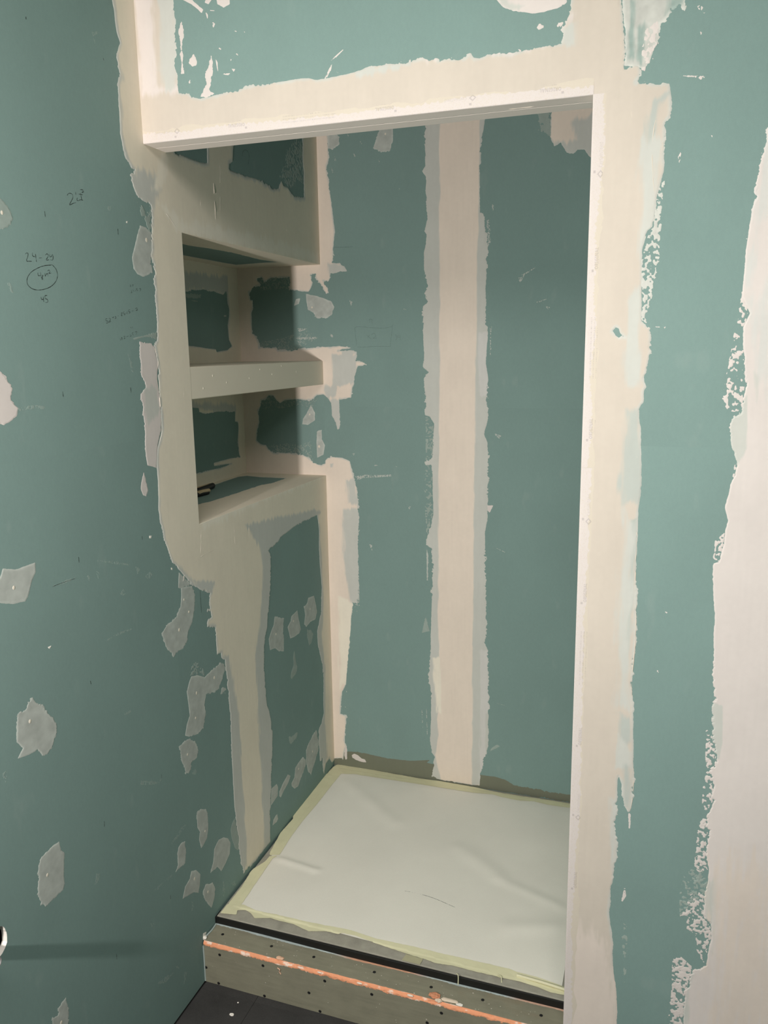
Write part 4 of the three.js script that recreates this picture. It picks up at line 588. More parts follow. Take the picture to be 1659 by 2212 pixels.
piece('F', 'plaster_fleck', 'white', [[468,2191,482,2200,495,2208,479,2196]], { ragged: 1, thick: 0.4, cell: 0.8, grow: 0.8, speckle: -0.3, fine: true });
piece('F', 'plaster_fleck', 'white', [[480,2168,482,2166,480,2165]], { ragged: 1, thick: 0.4, cell: 0.8, grow: 0.8, speckle: -0.3, fine: true });
piece('F', 'plaster_fleck', 'white', [[1182,2198,1186,2199,1190,2195,1188,2191,1184,2194]], { ragged: 1, thick: 0.4, cell: 0.8, grow: 0.8, speckle: -0.3, fine: true });
piece('F', 'plaster_fleck', 'white', [[1192,2187,1195,2186,1193,2185]], { ragged: 1, thick: 0.4, cell: 0.8, grow: 0.8, speckle: -0.3, fine: true });
piece('F', 'plaster_fleck', 'white', [[1189,2155,1191,2154,1190,2152]], { ragged: 1, thick: 0.4, cell: 0.8, grow: 0.8, speckle: -0.3, fine: true });
piece('F', 'plaster_fleck', 'white', [[1162,2085,1181,2082,1197,2080,1199,2078,1195,2077,1181,2081]], { ragged: 1, thick: 0.4, cell: 0.8, grow: 0.8, speckle: -0.3, fine: true });
piece('F', 'plaster_fleck', 'white', [[1218,1977,1221,1976,1220,1973,1219,1974]], { ragged: 1, thick: 0.4, cell: 0.8, grow: 0.8, speckle: -0.3, fine: true });
piece('F', 'plaster_fleck', 'white', [[1136,1635,1145,1634,1138,1634]], { ragged: 1, thick: 0.4, cell: 0.8, grow: 0.8, speckle: -0.3, fine: true });
piece('F', 'plaster_fleck', 'white', [[1152,1634,1154,1634,1153,1632]], { ragged: 1, thick: 0.4, cell: 0.8, grow: 0.8, speckle: -0.3, fine: true });
piece('F', 'plaster_fleck', 'white', [[1173,926,1175,924,1174,921]], { ragged: 1, thick: 0.4, cell: 0.8, grow: 0.8, speckle: -0.3, fine: true });
piece('F', 'plaster_fleck', 'white', [[1129,588,1133,583,1133,552,1131,551]], { ragged: 1, thick: 0.4, cell: 0.8, grow: 0.8, speckle: -0.3, fine: true });
piece('F', 'plaster_fleck', 'white', [[1183,1056,1185,1055]], { ragged: 1, thick: 0.4, cell: 0.8, grow: 0.8, speckle: -0.3, fine: true });
piece('F', 'plaster_fleck', 'white', [[859,2165,863,2163,862,2161]], { ragged: 1, thick: 0.4, cell: 0.8, grow: 0.8, speckle: -0.3, fine: true });
piece('F', 'plaster_fleck', 'white', [[1162,1944,1166,1952,1164,1935]], { ragged: 1, thick: 0.4, cell: 0.8, grow: 0.8, speckle: -0.3, fine: true });
piece('F', 'plaster_fleck', 'white', [[1128,399,1131,382,1124,368]], { ragged: 1, thick: 0.4, cell: 0.8, grow: 0.8, speckle: -0.3, fine: true });
piece('F', 'plaster_fleck', 'white', [[1288,1792,1290,1791]], { ragged: 1, thick: 0.4, cell: 0.8, grow: 0.8, speckle: -0.3, fine: true });
piece('F', 'plaster_speckle', 'faint', [[1125,315,1137,305,1139,254,1140,159,1137,152,1131,237]], { speckle: 0.2, ragged: 3, thick: 0.3, cell: 1.2 });
piece('F', 'plaster_speckle', 'grey', [[1137,1915,1130,1894,1121,1832,1107,1781,1102,1766,1106,1728,1110,1645,1119,1635,1130,1713,1136,1770,1137,1808,1138,1865]], { speckle: -0.05, ragged: 3, thick: 0.4, cell: 1.3 });
piece('F', 'plaster_speckle', 'white', [[1116,2184,1120,2152,1106,2114,1090,2097,1086,2130,1095,2168]], { speckle: 0.0, ragged: 3, thick: 0.4, cell: 1.3, lift: 0.5 });
piece('F', 'joint_plaster', 'white', [[1324,2104,1316,2000,1309,1945,1301,1896,1295,1840,1290,1772,1288,1716,1289,1685,1304,1656,1294,1631,1296,1592,1302,1556,1305,1530,1304,1494,1302,1472,1284,1456,1282,1430,1291,1400,1300,1370,1297,1347,1291,1328,1283,1281,1291,1257,1287,1237,1286,1208,1279,1169,1269,1167,1270,1123,1278,1058,1278,1018,1282,950,1286,893,1289,874,1284,866,1284,837,1290,795,1297,768,1300,744,1298,730,1288,712,1300,684,1295,656,1302,649,1290,614,1293,565,1291,520,1300,485,1299,453,1295,427,1294,369,1311,355,1315,318,1310,281,1308,248,1282,230,1274,197,1269,163,1268,120,1271,21,1620,-155,1620,2300]], { ragged: 3.5, thick: 1.1, cell: 1.4, feather: 4, tints: [['grey', 2, [1284,1460,1302,1473,1309,1501,1314,1457,1314,1401,1302,1367,1280,1389]], ['grey', 6, [1318,1548,1327,1534,1333,1479,1327,1494]], ['grey', 2, [1281,869,1296,868,1304,862,1309,781,1305,745,1294,743]], ['grey', 9, [1295,461,1314,465,1318,400,1318,283,1306,281]], ['grey', 6, [1278,220,1287,222,1276,153,1275,87,1268,85,1268,166]], ['rose', 40, [1320,486,1432,537,1462,114,1345,80]], ['cool', 14, [1303,1674,1332,1708,1368,1494,1342,1494]], ['cool', 10, [1310,1945,1316,2000,1330,1943,1313,1811,1300,1709,1295,1723,1299,1826]]] });
piece('F', 'plaster_speckle', 'white', [[1297,724,1280,711,1277,672,1277,637,1285,613,1299,649,1299,687]], { speckle: 0.0, ragged: 3, thick: 0.5, cell: 1.3 });
piece('F', 'plaster_speckle', 'white', [[1291,612,1278,598,1273,572,1270,532,1270,487,1283,473,1299,482,1292,520]], { speckle: -0.08, ragged: 3, thick: 0.5, cell: 1.3 });
piece('F', 'plaster_speckle', 'faint', [[1268,487,1300,476,1298,430,1255,371,1247,358,1244,413,1250,457]], { speckle: 0.12, ragged: 3, thick: 0.5, cell: 1.3 });
piece('F', 'plaster_speckle', 'white', [[1262,417,1295,427,1296,369,1311,355,1315,318,1308,284,1305,251,1284,287,1282,322,1262,329,1261,358]], { speckle: -0.06, ragged: 3, thick: 0.5, cell: 1.3 });
piece('F', 'plaster_speckle', 'white', [[1237,251,1256,256,1279,238,1274,197,1269,163,1268,120,1270,49,1242,41,1239,111,1239,173]], { speckle: -0.06, ragged: 3, thick: 0.5, cell: 1.3 });
piece('F', 'plaster_speckle', 'white', [[1247,358,1263,361,1269,377,1253,368]], { ragged: 2, thick: 0.5, cell: 1.3 });
piece('F', 'plaster_speckle', 'white', [[1287,1716,1304,1660,1294,1631,1282,1639,1286,1674]], { speckle: 0.05, ragged: 3, thick: 0.5, cell: 1.3 });
piece('F', 'plaster_speckle', 'white', [[1279,1621,1295,1610,1304,1530,1302,1472,1275,1471,1266,1497,1275,1585]], { speckle: 0.2, ragged: 3, thick: 0.5, cell: 1.3 });
piece('F', 'plaster_speckle', 'white', [[1295,1366,1300,1370,1297,1343,1292,1332]], { speckle: 0.05, ragged: 3, thick: 0.5, cell: 1.3 });
piece('F', 'plaster_speckle', 'white', [[1269,1214,1286,1231,1286,1205,1279,1168,1269,1172]], { speckle: -0.05, ragged: 3, thick: 0.5, cell: 1.3 });
piece('F', 'plaster_speckle', 'white', [[1275,811,1288,795,1300,744,1286,721,1279,719]], { speckle: 0.18, ragged: 3, thick: 0.5, cell: 1.3 });
ridge('F', 'plaster_ridge', 2.6, 0.9, [11410,20621,11258,20368,11174,20078,11145,19697,11172,19224,11220,18801,11244,18602]);
ridge('F', 'plaster_ridge', 2.2, 0.4, [11246,20315,11301,20038,11328,19763,11328,19488]);
ridge('F', 'plaster_ridge', 2, 0.5, [10730,20638,10733,20366,10785,20004]);
ridge('F', 'plaster_ridge', 3, 0.6, [11231,10979,11248,10367,11253,9745,11230,9147,11226,8863,11268,8261]);
ridge('F', 'plaster_ridge', 3, 0.5, [11178,12573,11190,11715,11206,11045]);
ridge('F', 'plaster_ridge', 2, 0.3, [13074,11585,13088,11000,13084,10406]);
ridge('F', 'plaster_ridge', 2, 0.5, [11021,14086,11076,13865,11158,13725]);
ridge('F', 'plaster_ridge', 3, 0.5, [11338,6983,11358,6624,11354,6258,11314,5926]);
ridge('F', 'plaster_ridge', 2, 0.4, [10677,15117,10947,15142,11214,15164]);
ridge('F', 'plaster_ridge', 2, 0.5, [10780,14806,10930,14822,11114,14731]);
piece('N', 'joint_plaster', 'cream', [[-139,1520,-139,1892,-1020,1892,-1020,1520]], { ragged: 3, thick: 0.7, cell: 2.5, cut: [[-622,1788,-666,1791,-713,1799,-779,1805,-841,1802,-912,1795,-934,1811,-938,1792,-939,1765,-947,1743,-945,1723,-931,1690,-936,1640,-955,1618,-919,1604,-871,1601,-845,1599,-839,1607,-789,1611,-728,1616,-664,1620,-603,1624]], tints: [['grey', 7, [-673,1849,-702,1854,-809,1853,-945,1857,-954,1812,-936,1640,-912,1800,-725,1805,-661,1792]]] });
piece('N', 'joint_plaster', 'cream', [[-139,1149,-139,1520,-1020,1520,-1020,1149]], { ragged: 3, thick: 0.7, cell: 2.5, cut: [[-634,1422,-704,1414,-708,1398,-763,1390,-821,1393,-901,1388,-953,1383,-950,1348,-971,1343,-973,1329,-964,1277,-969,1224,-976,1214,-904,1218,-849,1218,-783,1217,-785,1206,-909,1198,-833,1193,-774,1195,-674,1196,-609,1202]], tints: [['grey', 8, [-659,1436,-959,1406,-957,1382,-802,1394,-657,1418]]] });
piece('N', 'plaster_smear', 'faint', [[-666,1786,-718,1787,-762,1787,-758,1777,-710,1773,-670,1774]], { ragged: 3, thick: 0.3, cell: 1.5 });
piece('N', 'plaster_smear', 'faint', [[-692,1766,-721,1767,-745,1764,-715,1763]], { ragged: 2, thick: 0.3, cell: 1.5 });
piece('N', 'plaster_fleck', 'thin', [[-908,1725,-925,1725,-923,1721,-909,1720]], { ragged: 1, thick: 0.3, cell: 1.2 });
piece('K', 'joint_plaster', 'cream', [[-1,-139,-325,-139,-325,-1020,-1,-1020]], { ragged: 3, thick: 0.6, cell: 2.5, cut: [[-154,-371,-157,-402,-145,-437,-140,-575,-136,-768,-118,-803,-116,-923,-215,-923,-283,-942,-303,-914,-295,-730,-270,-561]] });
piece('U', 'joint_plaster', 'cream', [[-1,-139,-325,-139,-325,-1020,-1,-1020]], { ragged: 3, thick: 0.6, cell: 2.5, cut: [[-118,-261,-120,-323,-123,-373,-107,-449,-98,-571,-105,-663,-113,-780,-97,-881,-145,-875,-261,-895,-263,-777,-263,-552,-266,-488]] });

ridge('H', 'plaster_ridge', 3, 1.6, [8075,-350,8638,-332,9098,-312,9437,-182], 1.0);

// ------------------------------------------------------------------ shower tray, its cover and the tape
const trayMat = new THREE.MeshStandardMaterial({ roughness: 0.7, map: tex(400, 400, (u, v) => { const m = 1 + 0.22 * fbm(u * 14, v * 14, 300, 4) + 0.12 * (hash(Math.floor(u * 400), Math.floor(v * 400), 3) - 0.5); return [0.33 * m, 0.315 * m, 0.265 * m]; }) });
trayMat.map.repeat.set(2.5, 2.5);
function flatShape(pts, y0, y1, bevel = 0) {     // horizontal plate from an outline of [x, z]
  const s = new THREE.Shape(pts.map(([x, z]) => new THREE.Vector2(x, -z)));
  const g = new THREE.ExtrudeGeometry(s, { depth: Math.max(1e-5, y1 - y0 - bevel * 2), bevelEnabled: bevel > 0, bevelThickness: bevel, bevelSize: bevel, bevelOffset: -bevel, bevelSegments: 2 });
  g.rotateX(-Math.PI / 2); g.translate(0, y0 + bevel, 0); return g;
}
const tray = thing('shower_tray', 'flat grey shower tray with a black strip along its front edge', 'shower tray');
mesh('tray_slab', flatShape([[0.006, -1.012], [1.0, -1.012], [1.0, -0.0845], [0.006, -0.101]], -0.026, 0, 0.0015), trayMat, tray);
mesh('tray_bed', box(0.002, 1.0, FLOOR, -0.0262, -1.015, -0.135), std(0.06, 0.055, 0.05), floorG);
{ const m = mesh('front_strip', flatShape([[0.0, -0.13], [1.0, -0.12], [1.0, -0.0815], [0.4, -0.0885], [0.15, -0.0965], [0.0, -0.0985]], -0.0258, -0.0035, 0.002), std(0.006, 0.006, 0.006, 0.45), tray); m.userData.label = 'black strip'; }  // near-black strip along the tray front, between slab and tread
// paper
const paperBump = tex(512, 512, (u, v) => { const s = 0.5 + 0.4 * fbm(u * 8, v * 8, 320, 5); return [s, s, s]; }, false);
const paperMat = new THREE.MeshStandardMaterial({ roughness: 0.8, bumpMap: paperBump, bumpScale: 0.0004, map: tex(512, 512, (u, v) => { const m = 1 + 0.05 * fbm(u * 6, v * 6, 330, 4) + 0.03 * (hash(Math.floor(u * 512), Math.floor(v * 512), 3) - 0.5); return [0.80 * m, 0.775 * m, 0.70 * m]; }) });
function paperHeight(x, z) {
  const f = (ax, az, bx, bz, w) => { const dx = bx - ax, dz = bz - az, l = dx * dx + dz * dz; let t = ((x - ax) * dx + (z - az) * dz) / l; const tt = Math.min(1, Math.max(0, t)); const d = Math.hypot(x - ax - dx * tt, z - az - dz * tt); return Math.exp(-((d / w) ** 2)); };
  const edge = sstep(0, 0.05, Math.min(x - 0.03, 0.985 - x, z + 0.99, -0.13 - z + 0.02));
  return 0.0012 + edge * (0.0022 * (1 + fbm(x * 5, z * 5, 340, 3)) + 0.0045 * f(0.02, -0.4, 0.2, -0.375, 0.012) + 0.003 * f(0.75, -0.5, 0.98, -0.42, 0.02) + 0.0035 * f(0.6, -0.62, 0.75, -0.52, 0.03) + 0.004 * f(0.82, -0.3, 1.0, -0.36, 0.03) + 0.003 * f(0.1, -0.9, 0.35, -0.7, 0.03));
}
{
  const paper = thing('protective_paper', 'pale grey protective paper sheet laid over the shower tray and taped down at its edges', 'paper sheet');
  const NX = 110, NZ2 = 100, pos = [], uv = [], idx = [];
  for (const side of [0, 1]) for (let j = 0; j <= NZ2; j++) for (let i = 0; i <= NX; i++) { const x = 0.03 + 0.955 * i / NX, zf = -0.15 + 0.04 * (x - 0.03), z = -0.992 + (zf + 0.992) * j / NZ2; pos.push(x, paperHeight(x, z) - side * 0.0003, z); uv.push(x, z); }
  const off = (NX + 1) * (NZ2 + 1);
  for (let j = 0; j < NZ2; j++) for (let i = 0; i < NX; i++) { const a = j * (NX + 1) + i, b = a + 1, c = a + NX + 1, d = c + 1; idx.push(a, c, b, b, c, d, off + a, off + b, off + c, off + b, off + d, off + c); }
  const g = new THREE.BufferGeometry(); g.setAttribute('position', new THREE.Float32BufferAttribute(pos, 3)); g.setAttribute('uv', new THREE.Float32BufferAttribute(uv, 2)); g.setIndex(idx); g.computeVertexNormals();
  mesh('sheet', g, paperMat, paper);
  const arc = mesh('scuff_line', mergeGeometries([ribbon({ ...PLANES.T, at: (u, v, h) => V(u, paperHeight(u, v) + h, v) }, SCUFF_ARC, 1.6, 0.0003)]), std(0.12, 0.115, 0.11), paper);
  arc.userData.label = 'dark curved scuff mark';
}
// masking tape: thin crinkled strips that follow the paper and the tray
const tapeMat = new THREE.MeshStandardMaterial({ roughness: 0.7, map: tex(256, 256, (u, v) => { const m = 1 + 0.06 * fbm(u * 20, v * 20, 360, 4); return [0.70 * m, 0.675 * m, 0.455 * m]; }) });
function tapeGeo(flat, seed) {
  const poly = polyOf(flat), cell = 3; let x0 = 1e9, x1 = -1e9, z0 = 1e9, z1 = -1e9; for (const [x, z] of poly) { x0 = Math.min(x0, x); x1 = Math.max(x1, x); z0 = Math.min(z0, z); z1 = Math.max(z1, z); }
  const P = { flip: PLANES.T.flip, at: (u, v, h) => V(u, (u > 0.03 && u < 0.985 && v > -0.992 && v < -0.15 + 0.04 * u ? Math.max(paperHeight(u, v), 0.0012) : 0.0006) + 0.0005 + 0.0006 * (1 + fbm(u * 60, v * 60, seed, 3)) , v) };
  return compound(P, [poly], { cell, ragged: 0.8, thick: 0.05 }, 'cream');
}
tapeMat.vertexColors = false;
for (const [flat, label] of [[TAPE_LEFT_FAR, 'yellow masking tape strip along the left wall, the longer one reaching the back corner'], [TAPE_LEFT_NEAR, 'yellow masking tape strip along the left wall, the shorter one near the step'], [TAPE_FRONT, 'crinkled yellow masking tape strip along the front edge of the tray'], [TAPE_BACK, 'yellow masking tape strip along the foot of the back wall']]) {
  const t = thing('masking_tape', label, 'tape', 'masking tape round the tray paper');
  mesh('tape_strip', tapeGeo(flat, 370 + flat.length), tapeMat, t);
  if (flat === TAPE_FRONT) {
    mesh('tape_strip', tapeGeo(CLIP_A, 12), std(0.42, 0.4, 0.26, 0.7), t);
    for (const c of [CURL_A, CURL_B]) { const p = polyOf(c, 0.001), cu = new THREE.CatmullRomCurve3([V(p[0][0], 0.004, p[0][1] - 0.004), V(p[1][0], 0.007, p[1][1]), V(p[2][0], -0.006, p[2][1] + 0.006)]); mesh('tape_curl', new THREE.TubeGeometry(cu, 16, 0.0012, 6), tapeMat, t); }
    // a long roll of lifted tape at the right end
    const cu = new THREE.CatmullRomCurve3([V(0.87, 0.004, -0.128), V(0.93, 0.007, -0.12), V(1.0, 0.007, -0.112)]); mesh('tape_fold', new THREE.TubeGeometry(cu, 20, 0.0038, 8), std(0.7, 0.67, 0.47, 0.7), t);
  }
}

// ------------------------------------------------------------------ step: two tile-backer boards with an orange foam edge
const backerTex = tex(700, 300, (u, v) => { const m = 1 + 0.10 * fbm(u * 14, v * 60, 400, 4) + 0.10 * fbm(u * 30, v * 14, 410, 3) + 0.07 * (hash(Math.floor(u * 700), Math.floor(v * 300), 3) - 0.5); const br = sstep(0.45, 0.8, fbm(u * 9, v * 5, 430, 3)) * 0.35; return [0.235 * m + br * 0.03, 0.225 * m - br * 0.03, 0.165 * m - br * 0.05]; });
backerTex.repeat.set(1, 3);
const backerMat = new THREE.MeshStandardMaterial({ map: backerTex, roughness: 0.72 });
const TY = -0.0262, RZ = -0.0255;
const step = thing('step', 'step of grey tile-backer boards with an exposed orange foam edge in front of the tray', 'step'); step.rotation.y = -0.018;
mesh('tread_board', flatShape([[0.004, -0.112], [WX - 0.003, -0.112], [WX - 0.003, RZ - 0.0045], [0.003, RZ - 0.0045]], TY - 0.002, TY, 0.0006), backerMat, step);
{ const fb = mesh('riser_board', box(0.003, WX - 0.003, FLOOR + 0.0005, TY - 0.0105, RZ - 0.012, RZ), backerMat, step); fb.geometry = fb.geometry; }
mesh('step_core', box(0.005, WX - 0.005, FLOOR + 0.0005, TY - 0.003, -0.11, RZ - 0.0125), std(0.3, 0.12, 0.06), step);
{ // broken foam edge: swept profile with a chewed surface
  const N = 560, K = 9, pos = [], col = [], uv = [], idx = [];
  for (let i = 0; i <= N; i++) { const x = 0.003 + (WX - 0.006) * i / N;
    for (let k = 0; k <= K; k++) { const t = k / K, bite = 0.0016 * Math.max(0, fbm(x * 110, t * 3, 450, 4)) + 0.0022 * Math.max(0, fbm(x * 30, t * 1.2, 460, 3) - 0.12);
      const low = 0.0022 * fbm(x * 75, 9, 470, 3) + 0.0012 * vnoise(x * 420, 3, 471), high = 0.0012 * fbm(x * 60, 4, 475, 3);
      const y = TY - 0.0001 - t * (0.0128 + low), o = -0.0058 + high + 0.0066 * Math.min(1, t * 1.35) + 0.0006 * Math.sin(t * Math.PI);
      pos.push(x, y - bite * 0.5, RZ + o - bite); uv.push(x * 10, t);
      const pale = sstep(0.2, 0.5, fbm(x * 55, t * 2.2, 480, 4)) * 0.85, dk = sstep(0.25, 0.6, fbm(x * 45, t * 3, 490, 3)) * 0.25; col.push((0.83 + pale * 0.09) * (1 - dk), (0.35 + pale * 0.42) * (1 - dk), (0.19 + pale * 0.48) * (1 - dk)); }
    if (i) for (let k = 0; k < K; k++) { const q = i * (K + 1) + k, r = q - K - 1; idx.push(r, q, r + 1, q, q + 1, r + 1); } }
  const g = new THREE.BufferGeometry(); g.setAttribute('position', new THREE.Float32BufferAttribute(pos, 3)); g.setAttribute('color', new THREE.Float32BufferAttribute(col, 3)); g.setAttribute('uv', new THREE.Float32BufferAttribute(uv, 2)); g.setIndex(idx); g.computeVertexNormals();
  const m = mesh('foam_edge', g, new THREE.MeshStandardMaterial({ vertexColors: true, roughness: 0.85, side: THREE.DoubleSide }), step); m.userData.label = 'ragged orange foam edge';
}
{ // screws sunk in the boards: dark dish with a countersunk rim
  const rim = new THREE.TorusGeometry(0.0034, 0.0009, 6, 18), disc = new THREE.CylinderGeometry(0.0034, 0.0034, 0.0006, 18), dark = std(0.008, 0.008, 0.008, 0.5);
  disc.rotateX(Math.PI / 2); const sg = mergeGeometries([rim.toNonIndexed(), disc.toNonIndexed()]);
  for (const [x, z] of polyOf(SCREWS_TREAD, 0.001)) { const m = mesh('screw', sg, dark, step); m.position.set(x, TY + 0.0003, z); m.rotation.x = -Math.PI / 2; }
  for (const [x, y] of polyOf(SCREWS_RISER, 0.001)) { const m = mesh('screw', sg, dark, step); m.position.set(x, Math.max(y, FLOOR + 0.006), RZ + 0.0003); }
}
{ // line of pale mortar and white crumbs along the back of the tread, below the black strip
  const N = 300, pos = [], idx = [], col = [], uv = [];
  for (let i = 0; i <= N; i++) { const x = 0.004 + 0.995 * i / N, zb = (x < 0.4 ? -0.099 + 0.0105 * x / 0.4 : -0.0885 + 0.007 * (x - 0.4) / 0.6) - 0.018 * x, w = 0.0035 + 0.003 * fbm(x * 22, 1, 500, 3) + 0.001 * vnoise(x * 300, 3, 501);
    const warm = sstep(0.36, 0.44, x) * (1 - sstep(0.58, 0.66, x)) + 0.8 * sstep(0.84, 0.9, x);
    for (let k = 0; k <= 3; k++) { const t = k / 3; pos.push(x, TY + 0.0002 + 0.0016 * Math.sin((1 - t) * Math.PI * 0.5), zb - 0.002 + t * (w + 0.002)); uv.push(x, t); const m = 1 + 0.2 * fbm(x * 90, t, 505, 3); col.push((0.36 + 0.16 * warm) * m, (0.42 - 0.14 * warm) * m, (0.42 - 0.24 * warm) * m); }
    if (i) for (let k = 0; k < 3; k++) { const q = i * 4 + k, r = q - 4; idx.push(r, r + 1, q, q, r + 1, q + 1); } }
  const g = new THREE.BufferGeometry(); g.setAttribute('position', new THREE.Float32BufferAttribute(pos, 3)); g.setAttribute('color', new THREE.Float32BufferAttribute(col, 3)); g.setAttribute('uv', new THREE.Float32BufferAttribute(uv, 2)); g.setIndex(idx); g.computeVertexNormals();
  mesh('mortar_line', g, new THREE.MeshStandardMaterial({ vertexColors: true, roughness: 0.9, side: THREE.DoubleSide }), step);
}
{ // flecks of compound dropped on the tread and riser: nobody could count them
  const r = rng(77), gs = [];
  for (let k = 0; k < 75; k++) { const g = new THREE.IcosahedronGeometry(0.0006 + 0.0009 * r() * r(), 0); g.scale(1 + r(), 0.4, 1); const x = 0.02 + 0.97 * r(); r() < 0.75 ? g.translate(x, TY + 0.0003, -0.09 + 0.058 * r()) : (g.rotateX(Math.PI / 2), g.translate(x, -0.05 - 0.1 * r(), RZ + 0.0002)); gs.push(g); }
  const m = mesh('plaster_crumbs', mergeGeometries(gs), std(0.62, 0.58, 0.5), step); m.userData.kind = 'stuff';
}
{ // bluish caulk in the corner with the left wall, along the tread and down the riser
  const cu = (pts, r) => new THREE.TubeGeometry(new THREE.CatmullRomCurve3(pts), 30, r, 6);
  mesh('caulk', mergeGeometries([cu([V(0.002, TY + 0.0008, -0.097), V(0.004, TY + 0.0012, -0.07), V(0.0025, TY + 0.0016, -0.045), V(0.002, TY + 0.001, RZ - 0.004)], 0.0026), cu([V(0.0022, TY - 0.016, RZ + 0.0002), V(0.0026, -0.09, RZ + 0.0004), V(0.0022, FLOOR + 0.003, RZ + 0.0002)], 0.0024)]), std(0.36, 0.43, 0.41, 0.8), step);
}
// loose scraps
function scrap(name, label, category, at, size, mat, seed, group) {
  const g = new THREE.IcosahedronGeometry(1, 2), p = g.attributes.position; for (let i = 0; i < p.count; i++) { const v = V(p.getX(i), p.getY(i), p.getZ(i)); v.multiplyScalar(1 + 0.45 * vnoise(v.x * 2.2 + seed, v.y * 2.2 + v.z * 1.7, seed)); p.setXYZ(i, v.x, v.y, v.z); }
  g.scale(...size); g.computeVertexNormals(); const m = mesh(name, g, mat, scene); m.position.set(...at); m.userData = { label, category }; if (group) m.userData.group = group; return m;
}
const orangeMat = std(0.62, 0.27, 0.15), shredMat = std(0.72, 0.6, 0.48), whiteMat = std(0.8, 0.76, 0.7);
scrap('foam_scrap', 'torn orange foam scrap lying on the step above the riser screws', 'scrap', [0.676, TY + 0.004, -0.026], [0.013, 0.0045, 0.008], orangeMat, 3);
scrap('plaster_scrap', 'pale flake of dried compound beside the orange scrap on the step', 'scrap', [0.714, TY + 0.0025, -0.023], [0.021, 0.0025, 0.0055], shredMat, 5);
scrap('plaster_scrap', 'small whitish flake on the orange edge right under the foam scrap', 'scrap', [0.69, TY + 0.0005, -0.0165], [0.009, 0.0035, 0.005], shredMat, 8);
scrap('foam_scrap', 'small whitish orange lump on the middle of the foam edge', 'scrap', [0.243, TY + 0.002, -0.028], [0.011, 0.003, 0.006], std(0.75, 0.47, 0.32), 11);
scrap('plaster_scrap', 'white crumb on the step edge farther right than the foam scrap', 'scrap', [0.742, TY + 0.0015, -0.0185], [0.008, 0.002, 0.004], whiteMat, 14);
for (const [x, s] of [[0.36, 0.9], [0.475, 1.1], [0.615, 1.2]]) { const g = new THREE.IcosahedronGeometry(0.005 * s, 1); g.scale(1.5, 0.5, 0.5); const m = mesh('plaster_blob', g, std(0.86, 0.72, 0.6), step); m.position.set(x, TY - 0.003 - 0.004 * hash(x * 1000 | 0, 2, 3), RZ - 0.0005); }
{ const cu = new THREE.CatmullRomCurve3([V(0.236, -0.049, RZ + 0.0065), V(0.244, -0.052, RZ + 0.008), V(0.241, -0.060, RZ + 0.006), V(0.245, -0.067, RZ + 0.0058)]); const m = mesh('foam_shred', new THREE.TubeGeometry(cu, 16, 0.0014, 6), std(0.75, 0.48, 0.34), scene); m.userData = { label: 'curly thin orange shred stuck on the front of the step', category: 'scrap' }; }
scrap('plaster_crumb', 'white crumb lying on the dark floor, the larger of the two', 'crumb', [0.133, FLOOR + 0.002, 0.06], [0.0055, 0.0028, 0.004], whiteMat, 21);
scrap('plaster_crumb', 'tiny white crumb on the dark floor close under the step', 'crumb', [0.129, FLOOR + 0.0012, 0.017], [0.002, 0.0015, 0.002], whiteMat, 25);
scrap('plaster_crumb', 'white lump of compound in the corner of the step and the left wall', 'crumb', [0.004, TY + 0.003, -0.034], [0.005, 0.005, 0.006], whiteMat, 29);

// ------------------------------------------------------------------ pliers lying in the niche
{
  const t = thing('pliers', 'pliers with black and tan grips lying on the niche floor behind the niche edge', 'pliers');
  const black = std(0.012, 0.012, 0.012, 0.5), tan = std(0.56, 0.43, 0.26, 0.6), steel = std(0.25, 0.25, 0.25, 0.4, { metalness: 1 });
  const y = NB + 0.009;
  const grip = (pts, r, mat, name) => { const cu = new THREE.CatmullRomCurve3(pts), g = new THREE.TubeGeometry(cu, 24, r, 12); const p = g.attributes.position; for (const e of [pts[0], pts[pts.length - 1]]) { /* rounded ends below */ } const caps = [new THREE.SphereGeometry(r, 12, 8).translate(pts[0].x, pts[0].y, pts[0].z), new THREE.SphereGeometry(r, 12, 8).translate(pts[pts.length - 1].x, pts[pts.length - 1].y, pts[pts.length - 1].z)]; return mesh(name, mergeGeometries([g, ...caps]), mat, t); };
  const a = grip([V(-0.262, y + 0.001, -0.66), V(-0.25, y + 0.003, -0.6), V(-0.247, y + 0.003, -0.54), V(-0.243, y, -0.47)], 0.0095, black, 'handle');
  grip([V(-0.268, y + 0.007, -0.655), V(-0.262, y + 0.0085, -0.61), V(-0.262, y + 0.0085, -0.57)], 0.0035, tan, 'grip_inlay');
  const b = grip([V(-0.218, y - 0.001, -0.552), V(-0.22, y, -0.52), V(-0.231, y - 0.001, -0.47)], 0.008, black, 'handle');
  grip([V(-0.2165, y + 0.0035, -0.558), V(-0.2175, y + 0.005, -0.535), V(-0.221, y + 0.005, -0.505)], 0.0065, tan, 'grip_inlay');
  mesh('jaw', mergeGeometries([rbox(-0.246, -0.224, NB, NB + 0.014, -0.47, -0.40, 0.004), rbox(-0.241, -0.229, NB + 0.001, NB + 0.012, -0.41, -0.35, 0.003)]), steel, t);
}

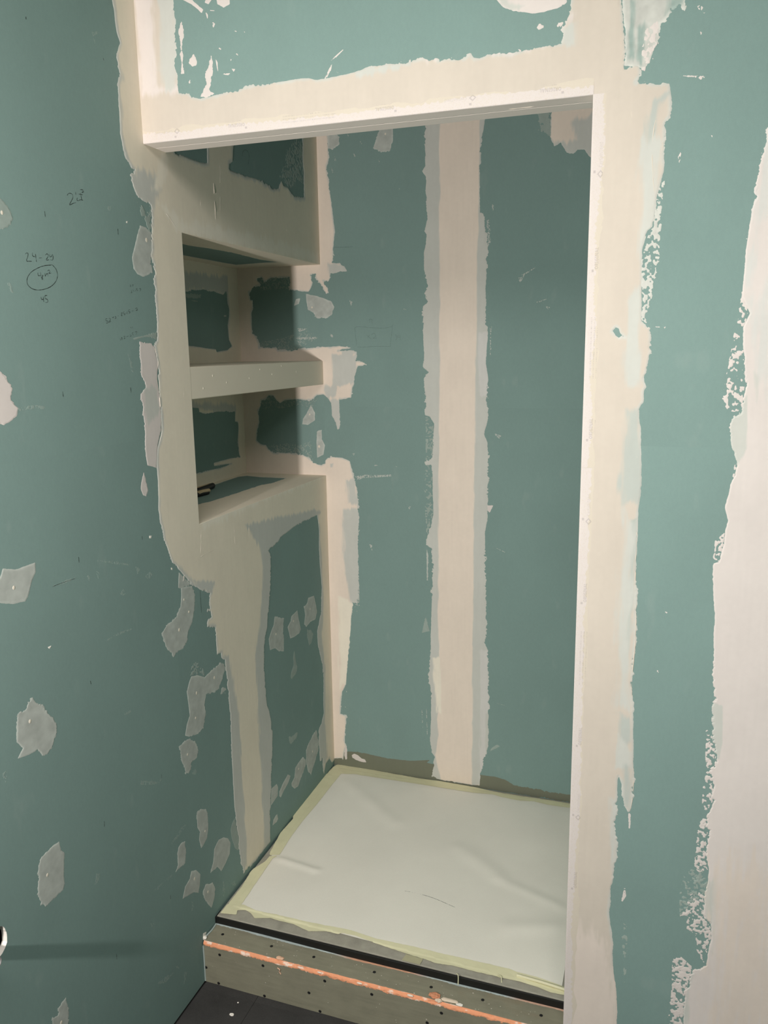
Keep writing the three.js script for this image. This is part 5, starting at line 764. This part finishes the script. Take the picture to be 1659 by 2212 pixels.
// ------------------------------------------------------------------ outside the frame: what lights the place and what throws the long shadow on the left wall
{ const t = thing('conduit_stub', 'grey conduit stub sticking out of the left wall beside the sawn hole', 'conduit');
  const g = new THREE.CylinderGeometry(0.012, 0.012, 0.075, 24, 1, true), inner = new THREE.CylinderGeometry(0.0105, 0.0105, 0.075, 24, 1, true); g.rotateZ(Math.PI / 2); inner.rotateZ(Math.PI / 2);
  const ring = new THREE.RingGeometry(0.0105, 0.012, 24); ring.rotateY(Math.PI / 2); ring.translate(0.0375, 0, 0);
  const m = mesh('tube', mergeGeometries([g, inner, ring]), std(0.25, 0.25, 0.25, 0.6, { side: THREE.DoubleSide }), t); t.position.set(0.0365, 0.53, 0.738); }
{ const t = thing('work_lamp', 'small black work lamp on a tripod beside the left wall', 'lamp');
  const glow = new THREE.MeshStandardMaterial({ color: 0x000000, emissive: lampColour, emissiveIntensity: 3 });
  const dir = new THREE.Vector3(0.2, 1.7, 0).sub(LAMP).normalize(), head = new THREE.Group(); head.name = 'lamp_head'; head.position.copy(LAMP); head.quaternion.setFromUnitVectors(V(0, 0, 1), dir); t.add(head);
  const gp = mesh('lamp_panel', new THREE.PlaneGeometry(LAMP_W, LAMP_H), glow, head); gp.position.z = 0.004;
  mesh('lamp_housing', rbox(-LAMP_W / 2 - 0.012, LAMP_W / 2 + 0.012, -LAMP_H / 2 - 0.015, LAMP_H / 2 + 0.015, -0.045, 0.0, 0.006), std(0.03, 0.03, 0.03, 0.5), head);
  const px = LAMP.x, pz = LAMP.z + 0.07;
  mesh('pole', new THREE.CylinderGeometry(0.014, 0.014, 1.30, 14).translate(px, FLOOR + 0.25 + 0.65, pz), std(0.05, 0.05, 0.05, 0.5), t);
  for (let k = 0; k < 3; k++) { const a = k * 2.094 + 0.5, cu = new THREE.LineCurve3(V(px, FLOOR + 0.62, pz), V(px + 0.19 * Math.cos(a), FLOOR + 0.012, pz + 0.19 * Math.sin(a))); mesh('leg', new THREE.TubeGeometry(cu, 1, 0.01, 10), std(0.05, 0.05, 0.05, 0.5), t); }
}
{ const t = thing('ceiling_lamp', 'square white ceiling lamp panel in the room', 'lamp');
  mesh('frame', box(CEIL.x - CEIL_W / 2 - 0.02, CEIL.x + CEIL_W / 2 + 0.02, CEIL.y + 0.002, CEILING, CEIL.z - CEIL_D / 2 - 0.02, CEIL.z + CEIL_D / 2 + 0.02), std(0.7, 0.7, 0.7), t);
  const gp = mesh('lamp_panel', new THREE.PlaneGeometry(CEIL_W, CEIL_D), new THREE.MeshStandardMaterial({ color: 0x000000, emissive: 0xfff2e6, emissiveIntensity: 1 }), t); gp.rotation.x = Math.PI / 2; gp.position.set(CEIL.x, CEIL.y + 0.001, CEIL.z); }

console.log('skin triangles', triangles.n);
renderer.render(scene, camera);
